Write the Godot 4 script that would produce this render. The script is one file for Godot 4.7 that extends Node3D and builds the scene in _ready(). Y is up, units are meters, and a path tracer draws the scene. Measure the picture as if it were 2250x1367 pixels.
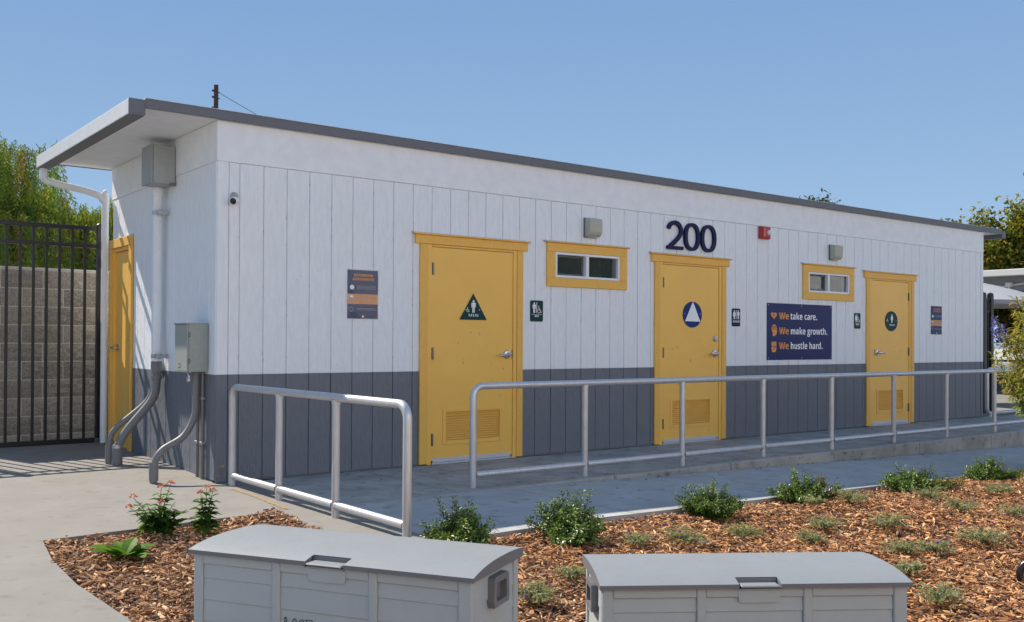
extends Node3D
# ---------------------------------------------------------------- helpers
var M := {}
var NT := {}
var rng := RandomNumberGenerator.new()
var used := {}
const TAN_SUN := 1.08

class MB:
	var st := SurfaceTool.new()
	var xf := Transform3D.IDENTITY
	func _init():
		st.begin(Mesh.PRIMITIVE_TRIANGLES)
	func tri3(a: Vector3, b: Vector3, c: Vector3, na: Vector3, nb: Vector3, nc: Vector3):
		a = xf * a; b = xf * b; c = xf * c
		na = xf.basis * na; nb = xf.basis * nb; nc = xf.basis * nc
		if (b - a).cross(c - a).dot(na + nb + nc) > 0.0:
			var t := b; b = c; c = t
			t = nb; nb = nc; nc = t
		st.set_normal(na.normalized()); st.add_vertex(a)
		st.set_normal(nb.normalized()); st.add_vertex(b)
		st.set_normal(nc.normalized()); st.add_vertex(c)
	func tri(a: Vector3, b: Vector3, c: Vector3, n: Vector3):
		tri3(a, b, c, n, n, n)
	func quad(a: Vector3, b: Vector3, c: Vector3, d: Vector3, n: Vector3):
		tri3(a, b, c, n, n, n); tri3(a, c, d, n, n, n)
	func quadn(a: Vector3, b: Vector3, c: Vector3, d: Vector3, hint: Vector3):
		var n := (b - a).cross(d - a)
		if n.length() < 1e-12: n = (c - b).cross(d - b)
		n = n.normalized()
		if n.dot(hint) < 0: n = -n
		quad(a, b, c, d, n)
	func box(mn: Vector3, mx: Vector3, bev := 0.0):
		var c := (mn + mx) * 0.5
		var h := (mx - mn) * 0.5
		if bev <= 0.0:
			for ax in 3:
				for s in [-1.0, 1.0]:
					var n := Vector3.ZERO; n[ax] = s
					var u := (ax + 1) % 3; var v := (ax + 2) % 3
					var q := []
					for k in [[-1, -1], [1, -1], [1, 1], [-1, 1]]:
						var w := c; w[ax] += s * h[ax]; w[u] += k[0] * h[u]; w[v] += k[1] * h[v]; q.append(w)
					quad(q[0], q[1], q[2], q[3], n)
			return
		bev = min(bev, min(h.x, min(h.y, h.z)) * 0.9)
		for ax in 3:
			var u := (ax + 1) % 3; var v := (ax + 2) % 3
			for s in [-1.0, 1.0]:
				var n := Vector3.ZERO; n[ax] = s
				var q := []
				for k in [[-1, -1], [1, -1], [1, 1], [-1, 1]]:
					var w := c; w[ax] += s * h[ax]; w[u] += k[0] * (h[u] - bev); w[v] += k[1] * (h[v] - bev); q.append(w)
				quad(q[0], q[1], q[2], q[3], n)
			for su in [-1.0, 1.0]:
				for sv in [-1.0, 1.0]:
					var n := Vector3.ZERO; n[u] = su; n[v] = sv; n = n.normalized()
					var q := []
					for k in [[-1.0, 0], [1.0, 0], [1.0, 1], [-1.0, 1]]:
						var w := c; w[ax] += k[0] * (h[ax] - bev)
						w[u] += su * (h[u] - (bev if k[1] == 1 else 0.0)); w[v] += sv * (h[v] - (bev if k[1] == 0 else 0.0)); q.append(w)
					quad(q[0], q[1], q[2], q[3], n)
		for sx in [-1.0, 1.0]:
			for sy in [-1.0, 1.0]:
				for sz in [-1.0, 1.0]:
					var s := Vector3(sx, sy, sz)
					var i := h - Vector3(bev, bev, bev)
					tri(c + Vector3(sx * h.x, sy * i.y, sz * i.z), c + Vector3(sx * i.x, sy * h.y, sz * i.z), c + Vector3(sx * i.x, sy * i.y, sz * h.z), s.normalized())
	func tube(pts: Array, r, seg := 10, caps := true):
		var n := pts.size()
		var rings := []
		var t0: Vector3 = (pts[1] - pts[0]).normalized()
		var up := Vector3.UP if abs(t0.y) < 0.9 else Vector3.RIGHT
		var u: Vector3 = t0.cross(up).normalized()
		for i in n:
			var t: Vector3
			if i == 0: t = (pts[1] - pts[0]).normalized()
			elif i == n - 1: t = (pts[n - 1] - pts[n - 2]).normalized()
			else: t = ((pts[i + 1] - pts[i]).normalized() + (pts[i] - pts[i - 1]).normalized()).normalized()
			u = (u - t * u.dot(t)).normalized()
			var v := t.cross(u)
			var rr: float = r[i] if r is Array else r
			var ring := []
			for k in seg:
				var a := TAU * k / seg
				var d := u * cos(a) + v * sin(a)
				ring.append([pts[i] + d * rr, d])
			rings.append(ring)
		for i in n - 1:
			for k in seg:
				var a = rings[i][k]; var b = rings[i][(k + 1) % seg]; var c = rings[i + 1][(k + 1) % seg]; var d = rings[i + 1][k]
				tri3(a[0], b[0], c[0], a[1], b[1], c[1]); tri3(a[0], c[0], d[0], a[1], c[1], d[1])
		if caps:
			for e in [[0, -1.0], [n - 1, 1.0]]:
				var i: int = e[0]
				var t: Vector3 = (pts[1] - pts[0]).normalized() * -1.0 if i == 0 else (pts[n - 1] - pts[n - 2]).normalized()
				for k in seg:
					tri(pts[i], rings[i][k][0], rings[i][(k + 1) % seg][0], t)
	# profile: Array of Vector2(radius, height along local +z)
	func lathe(profile: Array, seg := 16):
		for i in profile.size() - 1:
			var p: Vector2 = profile[i]; var q: Vector2 = profile[i + 1]
			var d := (q - p)
			if d.length() < 1e-9: continue
			var nn := Vector2(d.y, -d.x).normalized()
			for k in seg:
				var a := TAU * k / seg; var b := TAU * (k + 1) / seg
				var ca := Vector3(cos(a), sin(a), 0); var cb := Vector3(cos(b), sin(b), 0)
				var na := ca * nn.x + Vector3(0, 0, nn.y); var nb := cb * nn.x + Vector3(0, 0, nn.y)
				var A := ca * p.x + Vector3(0, 0, p.y); var B := cb * p.x + Vector3(0, 0, p.y)
				var C := cb * q.x + Vector3(0, 0, q.y); var D := ca * q.x + Vector3(0, 0, q.y)
				if p.x > 1e-6: tri3(A, B, C, na, nb, nb)
				if q.x > 1e-6: tri3(A, C, D, na, nb, na)
	# polygon in local xy extruded from z0 to z1 (front = z1)
	func prism(poly: PackedVector2Array, z0: float, z1: float):
		var idx := Geometry2D.triangulate_polygon(poly)
		for i in range(0, idx.size(), 3):
			var a := poly[idx[i]]; var b := poly[idx[i + 1]]; var c := poly[idx[i + 2]]
			tri(Vector3(a.x, a.y, z1), Vector3(b.x, b.y, z1), Vector3(c.x, c.y, z1), Vector3(0, 0, 1))
			tri(Vector3(a.x, a.y, z0), Vector3(b.x, b.y, z0), Vector3(c.x, c.y, z0), Vector3(0, 0, -1))
		var cw := Geometry2D.is_polygon_clockwise(poly)
		for i in poly.size():
			var a := poly[i]; var b := poly[(i + 1) % poly.size()]
			var e := (b - a).normalized()
			var n := Vector3(e.y, -e.x, 0)
			if cw: n = -n
			quad(Vector3(a.x, a.y, z0), Vector3(b.x, b.y, z0), Vector3(b.x, b.y, z1), Vector3(a.x, a.y, z1), n)
	func ring(pin: PackedVector2Array, pout: PackedVector2Array, z0: float, z1: float):
		var n := pin.size()
		for i in n:
			var a := pin[i]; var b := pin[(i + 1) % n]; var c := pout[(i + 1) % n]; var d := pout[i]
			quad(Vector3(a.x, a.y, z1), Vector3(b.x, b.y, z1), Vector3(c.x, c.y, z1), Vector3(d.x, d.y, z1), Vector3(0, 0, 1))
			var e := (c - d).normalized()
			quadn(Vector3(d.x, d.y, z0), Vector3(c.x, c.y, z0), Vector3(c.x, c.y, z1), Vector3(d.x, d.y, z1), Vector3(d.x - a.x, d.y - a.y, 0))
			quadn(Vector3(a.x, a.y, z0), Vector3(b.x, b.y, z0), Vector3(b.x, b.y, z1), Vector3(a.x, a.y, z1), Vector3(a.x - d.x, a.y - d.y, 0))
	func stroke(pts: Array, w: float, z0: float, z1: float):
		for i in pts.size() - 1:
			var a: Vector2 = pts[i]; var b: Vector2 = pts[i + 1]
			var e := (b - a).normalized(); var s := Vector2(-e.y, e.x) * w * 0.5
			var ex := e * w * 0.2
			prism(PackedVector2Array([a - ex - s, b + ex - s, b + ex + s, a - ex + s]), z0, z1)

func ell(cx: float, cy: float, rx: float, ry: float, n := 28, a0 := 0.0) -> PackedVector2Array:
	var p := PackedVector2Array()
	for k in n:
		var a := a0 + TAU * k / n
		p.append(Vector2(cx + rx * cos(a), cy + ry * sin(a)))
	return p

func rrect(x0: float, y0: float, x1: float, y1: float, r: float) -> PackedVector2Array:
	var p := PackedVector2Array()
	for q in [[x1 - r, y1 - r, 0], [x0 + r, y1 - r, 1], [x0 + r, y0 + r, 2], [x1 - r, y0 + r, 3]]:
		for k in 5:
			var a: float = PI / 2 * (q[2] + k / 4.0)
			p.append(Vector2(q[0] + r * cos(a), q[1] + r * sin(a)))
	return p

func numbered(called: String) -> String:
	var n: int = used.get(called, 0)
	used[called] = n + 1
	return called if n == 0 else "%s_%03d" % [called, n]

func meta(o, label := "", category := "", group := "", kind := ""):
	if label: o.set_meta("label", label)
	if category: o.set_meta("category", category)
	if group: o.set_meta("group", group)
	if kind: o.set_meta("kind", kind)

func obj(mb: MB, called: String, m: Material, parent: Node = null) -> MeshInstance3D:
	var o := MeshInstance3D.new()
	o.mesh = mb.st.commit()
	o.material_override = m
	if parent == null:
		o.name = numbered(called); add_child(o)
	else:
		o.name = called; parent.add_child(o, true)
	return o

func mesh_node(mesh: Mesh, called: String, m: Material, parent: Node, t := Transform3D.IDENTITY) -> MeshInstance3D:
	var o := MeshInstance3D.new()
	o.mesh = mesh
	if m: o.material_override = m
	o.name = called
	parent.add_child(o, true); o.transform = t
	return o

func thing(called: String, label: String, category: String, at := Vector3.ZERO, group := "") -> Node3D:
	var o := Node3D.new()
	o.name = numbered(called); add_child(o); o.position = at
	meta(o, label, category, group)
	return o

func lin(r: float, g: float, b: float) -> Color:
	return Color(r, g, b).linear_to_srgb()

func noise_tex(called: String, size: int, freq: float, oct: int, lo: float, hi: float, kind := FastNoiseLite.TYPE_SIMPLEX_SMOOTH, seed_ := 1, tint := Vector3.ONE) -> Texture2D:
	if NT.has(called): return NT[called]
	var fn := FastNoiseLite.new()
	fn.noise_type = kind; fn.seed = seed_; fn.frequency = freq; fn.fractal_octaves = oct; fn.fractal_gain = 0.55
	var img := fn.get_seamless_image(size, size)
	img.convert(Image.FORMAT_RGB8)
	var d := img.get_data()
	var vals := PackedByteArray(); vals.resize(256 * 3)
	for i in 256:
		var v := lo + (hi - lo) * i / 255.0
		vals[i * 3] = int(clampf(pow(v, tint.x) * 255, 0, 255)); vals[i * 3 + 1] = int(clampf(pow(v, tint.y) * 255, 0, 255)); vals[i * 3 + 2] = int(clampf(pow(v, tint.z) * 255, 0, 255))
	for i in range(0, d.size(), 3):
		var q := d[i] * 3
		d[i] = vals[q]; d[i + 1] = vals[q + 1]; d[i + 2] = vals[q + 2]
	img = Image.create_from_data(size, size, false, Image.FORMAT_RGB8, d)
	NT[called] = ImageTexture.create_from_image(img)
	return NT[called]

func normal_tex(called: String, size: int, freq: float, oct: int, strength: float, kind := FastNoiseLite.TYPE_SIMPLEX_SMOOTH, seed_ := 3) -> Texture2D:
	if NT.has(called): return NT[called]
	var fn := FastNoiseLite.new()
	fn.noise_type = kind; fn.seed = seed_; fn.frequency = freq; fn.fractal_octaves = oct; fn.fractal_gain = 0.6
	var img := fn.get_seamless_image(size, size)
	img.convert(Image.FORMAT_RGBA8)
	img.bump_map_to_normal_map(strength)
	NT[called] = ImageTexture.create_from_image(img)
	return NT[called]

func concrete_tex(called: String, seed_: int, lo: float, stain: float) -> Texture2D:
	# cement paste: soft blotches, sand grain, pits and a few darker drips
	var size := 1024
	var fn := FastNoiseLite.new(); fn.seed = seed_; fn.frequency = 0.005; fn.fractal_octaves = 6; fn.fractal_gain = 0.6
	var big := fn.get_seamless_image(size, size); big.convert(Image.FORMAT_L8)
	var f2 := FastNoiseLite.new(); f2.seed = seed_ + 5; f2.frequency = 0.018; f2.fractal_octaves = 4
	var mid := f2.get_seamless_image(size, size); mid.convert(Image.FORMAT_L8)
	var d := big.get_data(); var e := mid.get_data()
	var r := RandomNumberGenerator.new(); r.seed = seed_
	var out := PackedByteArray(); out.resize(size * size * 3)
	for i in size * size:
		var v := lo + (0.99 - lo) * (d[i] / 255.0)
		var st := maxf(0.0, e[i] / 255.0 - 0.66) * stain
		v = v - st + r.randf_range(-0.022, 0.022)
		if r.randf() < 0.0012: v -= 0.16
		var q := int(clampf(v, 0.0, 1.0) * 255.0)
		out[i * 3] = q; out[i * 3 + 1] = q; out[i * 3 + 2] = int(clampf(v - 0.01 + st * -0.25, 0.0, 1.0) * 255.0)
	NT[called] = ImageTexture.create_from_image(Image.create_from_data(size, size, false, Image.FORMAT_RGB8, out))
	return NT[called]

func mk(called: String, c: Color, rough := 0.8, metal := 0.0, tex: Texture2D = null, scale := Vector3.ONE, nrm: Texture2D = null, nscale := 1.0) -> StandardMaterial3D:
	var m := StandardMaterial3D.new()
	m.resource_name = called
	m.albedo_color = c; m.roughness = rough; m.metallic = metal
	if tex or nrm:
		m.uv1_triplanar = true; m.uv1_world_triplanar = true; m.uv1_scale = scale
	if tex: m.albedo_texture = tex
	if nrm:
		m.normal_enabled = true; m.normal_texture = nrm; m.normal_scale = nscale
	M[called] = m
	return m

func leaf_mat(called: String, rough := 0.5, back := 0.5) -> StandardMaterial3D:
	var m := StandardMaterial3D.new()
	m.resource_name = called
	m.vertex_color_use_as_albedo = true; m.roughness = rough
	m.backlight_enabled = true; m.backlight = Color(back, back, back * 0.6)
	m.cull_mode = BaseMaterial3D.CULL_DISABLED
	M[called] = m
	return m

# ---------------------------------------------------------------- scene
func _ready():
	rng.seed = 20011
	setup_view()
	materials()
	build_ground()
	build_building()
	build_roof()
	build_block_wall()
	build_fence()
	build_rails()
	build_electrics()
	build_wall_fittings()
	build_signs()
	build_boxes()
	build_mulch()
	build_plants()
	build_trees()
	build_background()

func setup_view():
	var cam := Camera3D.new()
	cam.name = "camera"
	cam.projection = Camera3D.PROJECTION_FRUSTUM
	cam.near = 0.1; cam.far = 600.0
	cam.size = 0.1 * 1367.0 / 2150.045
	cam.frustum_offset = Vector2(0, 0.1 * 50.99 / 2150.045)
	cam.position = Vector3(-2.8826, 1.1303, 7.5002)
	cam.rotation = Vector3(0.00732, -0.66045, 0.00529)
	add_child(cam)
	cam.current = true
	var we := WorldEnvironment.new()
	we.name = "environment"
	var env := Environment.new()
	var sky := Sky.new()
	var sm := ProceduralSkyMaterial.new()
	sm.sky_top_color = Color(0.42, 0.567, 0.758)
	sm.sky_horizon_color = Color(0.671, 0.790, 0.894)
	sm.sky_curve = 0.15
	sm.ground_horizon_color = Color(0.56, 0.62, 0.68)
	sm.ground_bottom_color = Color(0.45, 0.44, 0.42)
	sm.sun_angle_max = 0.0
	sky.sky_material = sm
	env.background_mode = Environment.BG_SKY
	env.sky = sky
	env.background_energy_multiplier = 0.80
	env.tonemap_mode = Environment.TONE_MAPPER_LINEAR
	env.tonemap_exposure = 1.42
	env.sdfgi_enabled = true; env.ssao_enabled = true; env.ssil_enabled = true
	we.environment = env
	add_child(we)
	var sun := DirectionalLight3D.new()
	sun.name = "sun"
	var az := deg_to_rad(18.0)
	var dir := Vector3(sin(az), -TAN_SUN * cos(az), cos(az)).normalized()
	sun.light_energy = 1.6
	sun.light_color = Color(1.0, 0.955, 0.89)
	sun.light_angular_distance = 0.5
	sun.shadow_enabled = true
	add_child(sun)
	sun.look_at_from_position(Vector3.ZERO, dir, Vector3.UP)

func materials():
	var coarse := noise_tex("coarse", 1024, 0.009, 8, 0.92, 1.0)
	var fine := noise_tex("fine", 512, 0.03, 5, 0.94, 1.0, FastNoiseLite.TYPE_SIMPLEX_SMOOTH, 5)
	var grainc := noise_tex("grainc", 512, 0.02, 6, 0.91, 1.0, FastNoiseLite.TYPE_SIMPLEX_SMOOTH, 9)
	var blockt := noise_tex("blockt", 512, 0.03, 6, 0.72, 1.0, FastNoiseLite.TYPE_SIMPLEX_SMOOTH, 19)
	var rust := noise_tex("blotch", 512, 0.012, 6, 0.55, 1.0, FastNoiseLite.TYPE_SIMPLEX_SMOOTH, 13)
	var scuff := noise_tex("scuff", 1024, 0.01, 6, 0.955, 1.0, FastNoiseLite.TYPE_SIMPLEX_SMOOTH, 17)
	var ngrain := normal_tex("ngrain", 512, 0.03, 5, 5.0)
	var nfine := normal_tex("nfine", 512, 0.05, 5, 3.0, FastNoiseLite.TYPE_SIMPLEX_SMOOTH, 21)
	var nrock := normal_tex("nrock", 512, 0.025, 6, 14.0, FastNoiseLite.TYPE_SIMPLEX, 23)
	var nsoft := normal_tex("nsoft", 512, 0.008, 3, 2.0, FastNoiseLite.TYPE_SIMPLEX_SMOOTH, 29)
	mk("white_siding", lin(0.855, 0.885, 0.915), 0.62, 0, scuff, Vector3(1.7, 0.35, 1.7), ngrain, 0.3)
	M.white_siding.uv1_scale = Vector3(2.2, 0.42, 2.2)
	mk("grey_siding", lin(0.165, 0.18, 0.208), 0.62, 0, fine, Vector3(2.2, 0.3, 2.2), ngrain, 0.4)
	mk("white_paint", lin(0.855, 0.88, 0.91), 0.55, 0, scuff, Vector3(0.5, 0.5, 0.5), nfine, 0.25)
	mk("yellow", lin(0.94, 0.545, 0.108), 0.42, 0, noise_tex("door_film", 1024, 0.004, 6, 0.972, 1.0, FastNoiseLite.TYPE_SIMPLEX_SMOOTH, 61), Vector3(0.45, 0.45, 0.45))
	mk("yellow_wood", lin(0.90, 0.51, 0.10), 0.55, 0, fine, Vector3(2.0, 1.0, 2.0), ngrain, 0.15)
	mk("scuffed_yellow", lin(0.66, 0.37, 0.10), 0.6)
	mk("chipped", lin(0.33, 0.33, 0.33), 0.9)
	mk("fascia", lin(0.145, 0.155, 0.175), 0.55, 0, fine, Vector3(0.6, 0.6, 0.6), nfine, 0.2)
	mk("gutter_paint", lin(0.74, 0.75, 0.75), 0.42, 0, fine, Vector3(0.5, 0.5, 0.5), nsoft, 0.2)
	mk("roofing", lin(0.5, 0.5, 0.5), 0.8)
	mk("concrete", lin(0.25, 0.236, 0.219), 0.9, 0, concrete_tex("yard", 3, 0.90, 0.35), Vector3(0.31, 0.31, 0.31))
	mk("concrete_old", lin(0.43, 0.42, 0.40), 0.85, 0, concrete_tex("landing", 41, 0.78, 0.9), Vector3(0.37, 0.37, 0.37))
	mk("concrete_walk", lin(0.44, 0.445, 0.45), 0.8, 0, concrete_tex("walk", 43, 0.85, 0.6), Vector3(0.29, 0.29, 0.29))
	mk("joint", lin(0.12, 0.115, 0.11), 0.95)
	mk("earth", lin(0.17, 0.085, 0.042), 0.95, 0, rust, Vector3(0.9, 0.9, 0.9), nrock, 0.6)
	mk("dry_ground", lin(0.48, 0.46, 0.43), 0.95, 0, coarse, Vector3(0.05, 0.05, 0.05))
	mk("grass", lin(0.10, 0.16, 0.035), 0.9, 0, rust, Vector3(0.8, 0.8, 0.8), nrock, 0.8)
	mk("block_a", lin(0.61, 0.54, 0.445), 0.9, 0, blockt, Vector3(2.1, 2.1, 2.1), nrock, 1.0)
	mk("block_b", lin(0.53, 0.475, 0.40), 0.9, 0, blockt, Vector3(1.9, 1.9, 1.9), nrock, 1.0)
	mk("block_c", lin(0.66, 0.59, 0.49), 0.9, 0, blockt, Vector3(2.3, 2.3, 2.3), nrock, 1.0)
	mk("mortar", lin(0.80, 0.765, 0.71), 0.95, 0, fine, Vector3(2, 2, 2))
	mk("black_iron", lin(0.012, 0.012, 0.013), 0.38, 0.0, null, Vector3.ONE, null)
	mk("galvanised", lin(0.66, 0.66, 0.675), 0.42, 0.6, grainc, Vector3(1.7, 0.6, 1.7), nfine, 0.06)
	mk("steel", lin(0.62, 0.62, 0.64), 0.25, 1.0)
	mk("steel_brushed", lin(0.55, 0.55, 0.57), 0.4, 0.9, fine, Vector3(6, 6, 6))
	mk("hinge_metal", lin(0.22, 0.20, 0.18), 0.4, 0.8)
	mk("aluminium", lin(0.66, 0.67, 0.70), 0.4, 0.5, fine, Vector3(2, 2, 2))
	mk("conduit_grey", lin(0.20, 0.20, 0.205), 0.5, 0, fine, Vector3(3, 3, 3))
	mk("box_grey", lin(0.34, 0.37, 0.34), 0.5, 0.0, fine, Vector3(1, 1, 1))
	mk("box_galv", lin(0.40, 0.41, 0.41), 0.42, 0.4, fine, Vector3(0.8, 0.8, 0.8))
	mk("lamp_beige", lin(0.46, 0.47, 0.38), 0.5, 0, fine, Vector3(2, 2, 2))
	mk("lamp_dark", lin(0.12, 0.13, 0.13), 0.6)
	mk("red", lin(0.42, 0.02, 0.022), 0.4)
	mk("clear_plastic", lin(0.7, 0.72, 0.74), 0.12)
	mk("vinyl", lin(0.82, 0.83, 0.84), 0.4)
	mk("navy", lin(0.014, 0.026, 0.12), 0.3)
	M.navy.metallic_specular = 0.25
	mk("navy_number", lin(0.016, 0.017, 0.07), 0.45)
	M.navy_number.metallic_specular = 0.25
	mk("orange", lin(0.80, 0.30, 0.035), 0.4)
	mk("sign_white", lin(0.85, 0.86, 0.88), 0.4)
	mk("sign_green", lin(0.010, 0.052, 0.050), 0.4)
	M.sign_green.metallic_specular = 0.25
	mk("sign_blue", lin(0.012, 0.04, 0.17), 0.4)
	M.sign_blue.metallic_specular = 0.25
	mk("sign_slate", lin(0.012, 0.024, 0.06), 0.4)
	M.sign_slate.metallic_specular = 0.25
	mk("poster_navy", lin(0.018, 0.032, 0.11), 0.15)
	M.poster_navy.metallic_specular = 0.35
	mk("poster_orange", lin(0.62, 0.24, 0.05), 0.12)
	mk("poster_text", lin(0.30, 0.30, 0.36), 0.4)
	mk("sleeve", lin(0.72, 0.74, 0.78), 0.2)
	mk("lid", lin(0.24, 0.262, 0.282), 0.48, 0, concrete_tex("dusty_resin", 77, 0.955, 0.06), Vector3(0.8, 0.8, 0.8), nfine, 0.1)
	mk("lid_edge", lin(0.15, 0.15, 0.165), 0.5)
	mk("box_body", lin(0.40, 0.445, 0.475), 0.5, 0, NT["dusty_resin"], Vector3(0.9, 0.9, 0.9), ngrain, 0.1)
	mk("ink", lin(0.02, 0.025, 0.04), 0.5)
	mk("black_plastic", lin(0.012, 0.012, 0.014), 0.25)
	mk("bark", lin(0.13, 0.09, 0.06), 0.95, 0, rust, Vector3(3, 1, 3), nrock, 0.8)
	mk("pole_wood", lin(0.13, 0.085, 0.075), 0.95, 0, rust, Vector3(2, 0.4, 2))
	mk("tent_white", lin(0.34, 0.35, 0.37), 0.7)
	mk("far_grey", lin(0.20, 0.21, 0.22), 0.7)
	mk("far_light", lin(0.62, 0.62, 0.60), 0.6)
	mk("room_wall", lin(0.10, 0.10, 0.095), 0.9)
	mk("rust_stain", lin(0.55, 0.36, 0.17), 0.9, 0, rust, Vector3(4, 4, 4))
	mk("stem_green", lin(0.10, 0.13, 0.04), 0.7)
	mk("stem_brown", lin(0.12, 0.085, 0.05), 0.8)
	leaf_mat("leaf", 0.55, 0.95)
	M.leaf.metallic_specular = 0.3
	leaf_mat("leaf_gloss", 0.36, 0.4)
	M.leaf_gloss.metallic_specular = 0.4
	leaf_mat("petal", 0.6, 0.35)
	var chip := StandardMaterial3D.new()
	chip.vertex_color_use_as_albedo = true; chip.roughness = 0.85
	chip.normal_enabled = false
	M.chip = chip
	var glass := StandardMaterial3D.new()
	glass.transparency = BaseMaterial3D.TRANSPARENCY_ALPHA
	glass.albedo_color = Color(0.35, 0.4, 0.4, 0.25); glass.roughness = 0.02; glass.metallic_specular = 0.6
	M.glass = glass
	var film := StandardMaterial3D.new()
	film.transparency = BaseMaterial3D.TRANSPARENCY_ALPHA
	film.albedo_color = Color(0.85, 0.88, 0.92, 0.025); film.roughness = 0.04; film.metallic_specular = 0.4
	M.film = film

# ---------------------------------------------------------------- ground
func gy(z: float) -> float:
	var zs := [-60.0, -8.0, -4.0, -2.88, -1.64, -0.9, -0.47, 0.0]
	var ys := [0.1, 0.1, 0.08, 0.067, 0.05, 0.039, 0.027, 0.0]
	if z <= zs[0]: return ys[0]
	for i in zs.size() - 1:
		if z < zs[i + 1]: return lerpf(ys[i], ys[i + 1], (z - zs[i]) / (zs[i + 1] - zs[i]))
	return 0.0
func walk_y(x: float) -> float:
	return -0.0225 * maxf(0.0, x - 1.5)
func bed_y(x: float, z: float) -> float:
	var base := -0.018 - 0.0225 * maxf(0.0, x - 1.5)
	base += 0.045 * smoothstep(3.0, 3.5, z) * smoothstep(2.2, 3.4, x)
	base += 0.02 * sin(x * 2.1 + z) * sin(z * 1.7 - x * 0.6)
	base -= 0.02 * smoothstep(4.0, 8.0, z)
	return base

func sheet(mb: MB, poly: PackedVector2Array, hf: Callable, zcuts: Array):
	for i in zcuts.size() - 1:
		var band := PackedVector2Array([Vector2(-200, zcuts[i]), Vector2(200, zcuts[i]), Vector2(200, zcuts[i + 1]), Vector2(-200, zcuts[i + 1])])
		for piece in Geometry2D.intersect_polygons(poly, band):
			var idx := Geometry2D.triangulate_polygon(piece)
			for k in range(0, idx.size(), 3):
				var v := []
				for j in 3:
					var q: Vector2 = piece[idx[k + j]]
					v.append(Vector3(q.x, hf.call(q.x, q.y), q.y))
				mb.tri(v[0], v[1], v[2], Vector3.UP)

func struct_obj(mb: MB, called: String, m: Material, label: String, category := "ground") -> MeshInstance3D:
	var o := obj(mb, called, m)
	meta(o, label, category, "", "structure")
	return o

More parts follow.
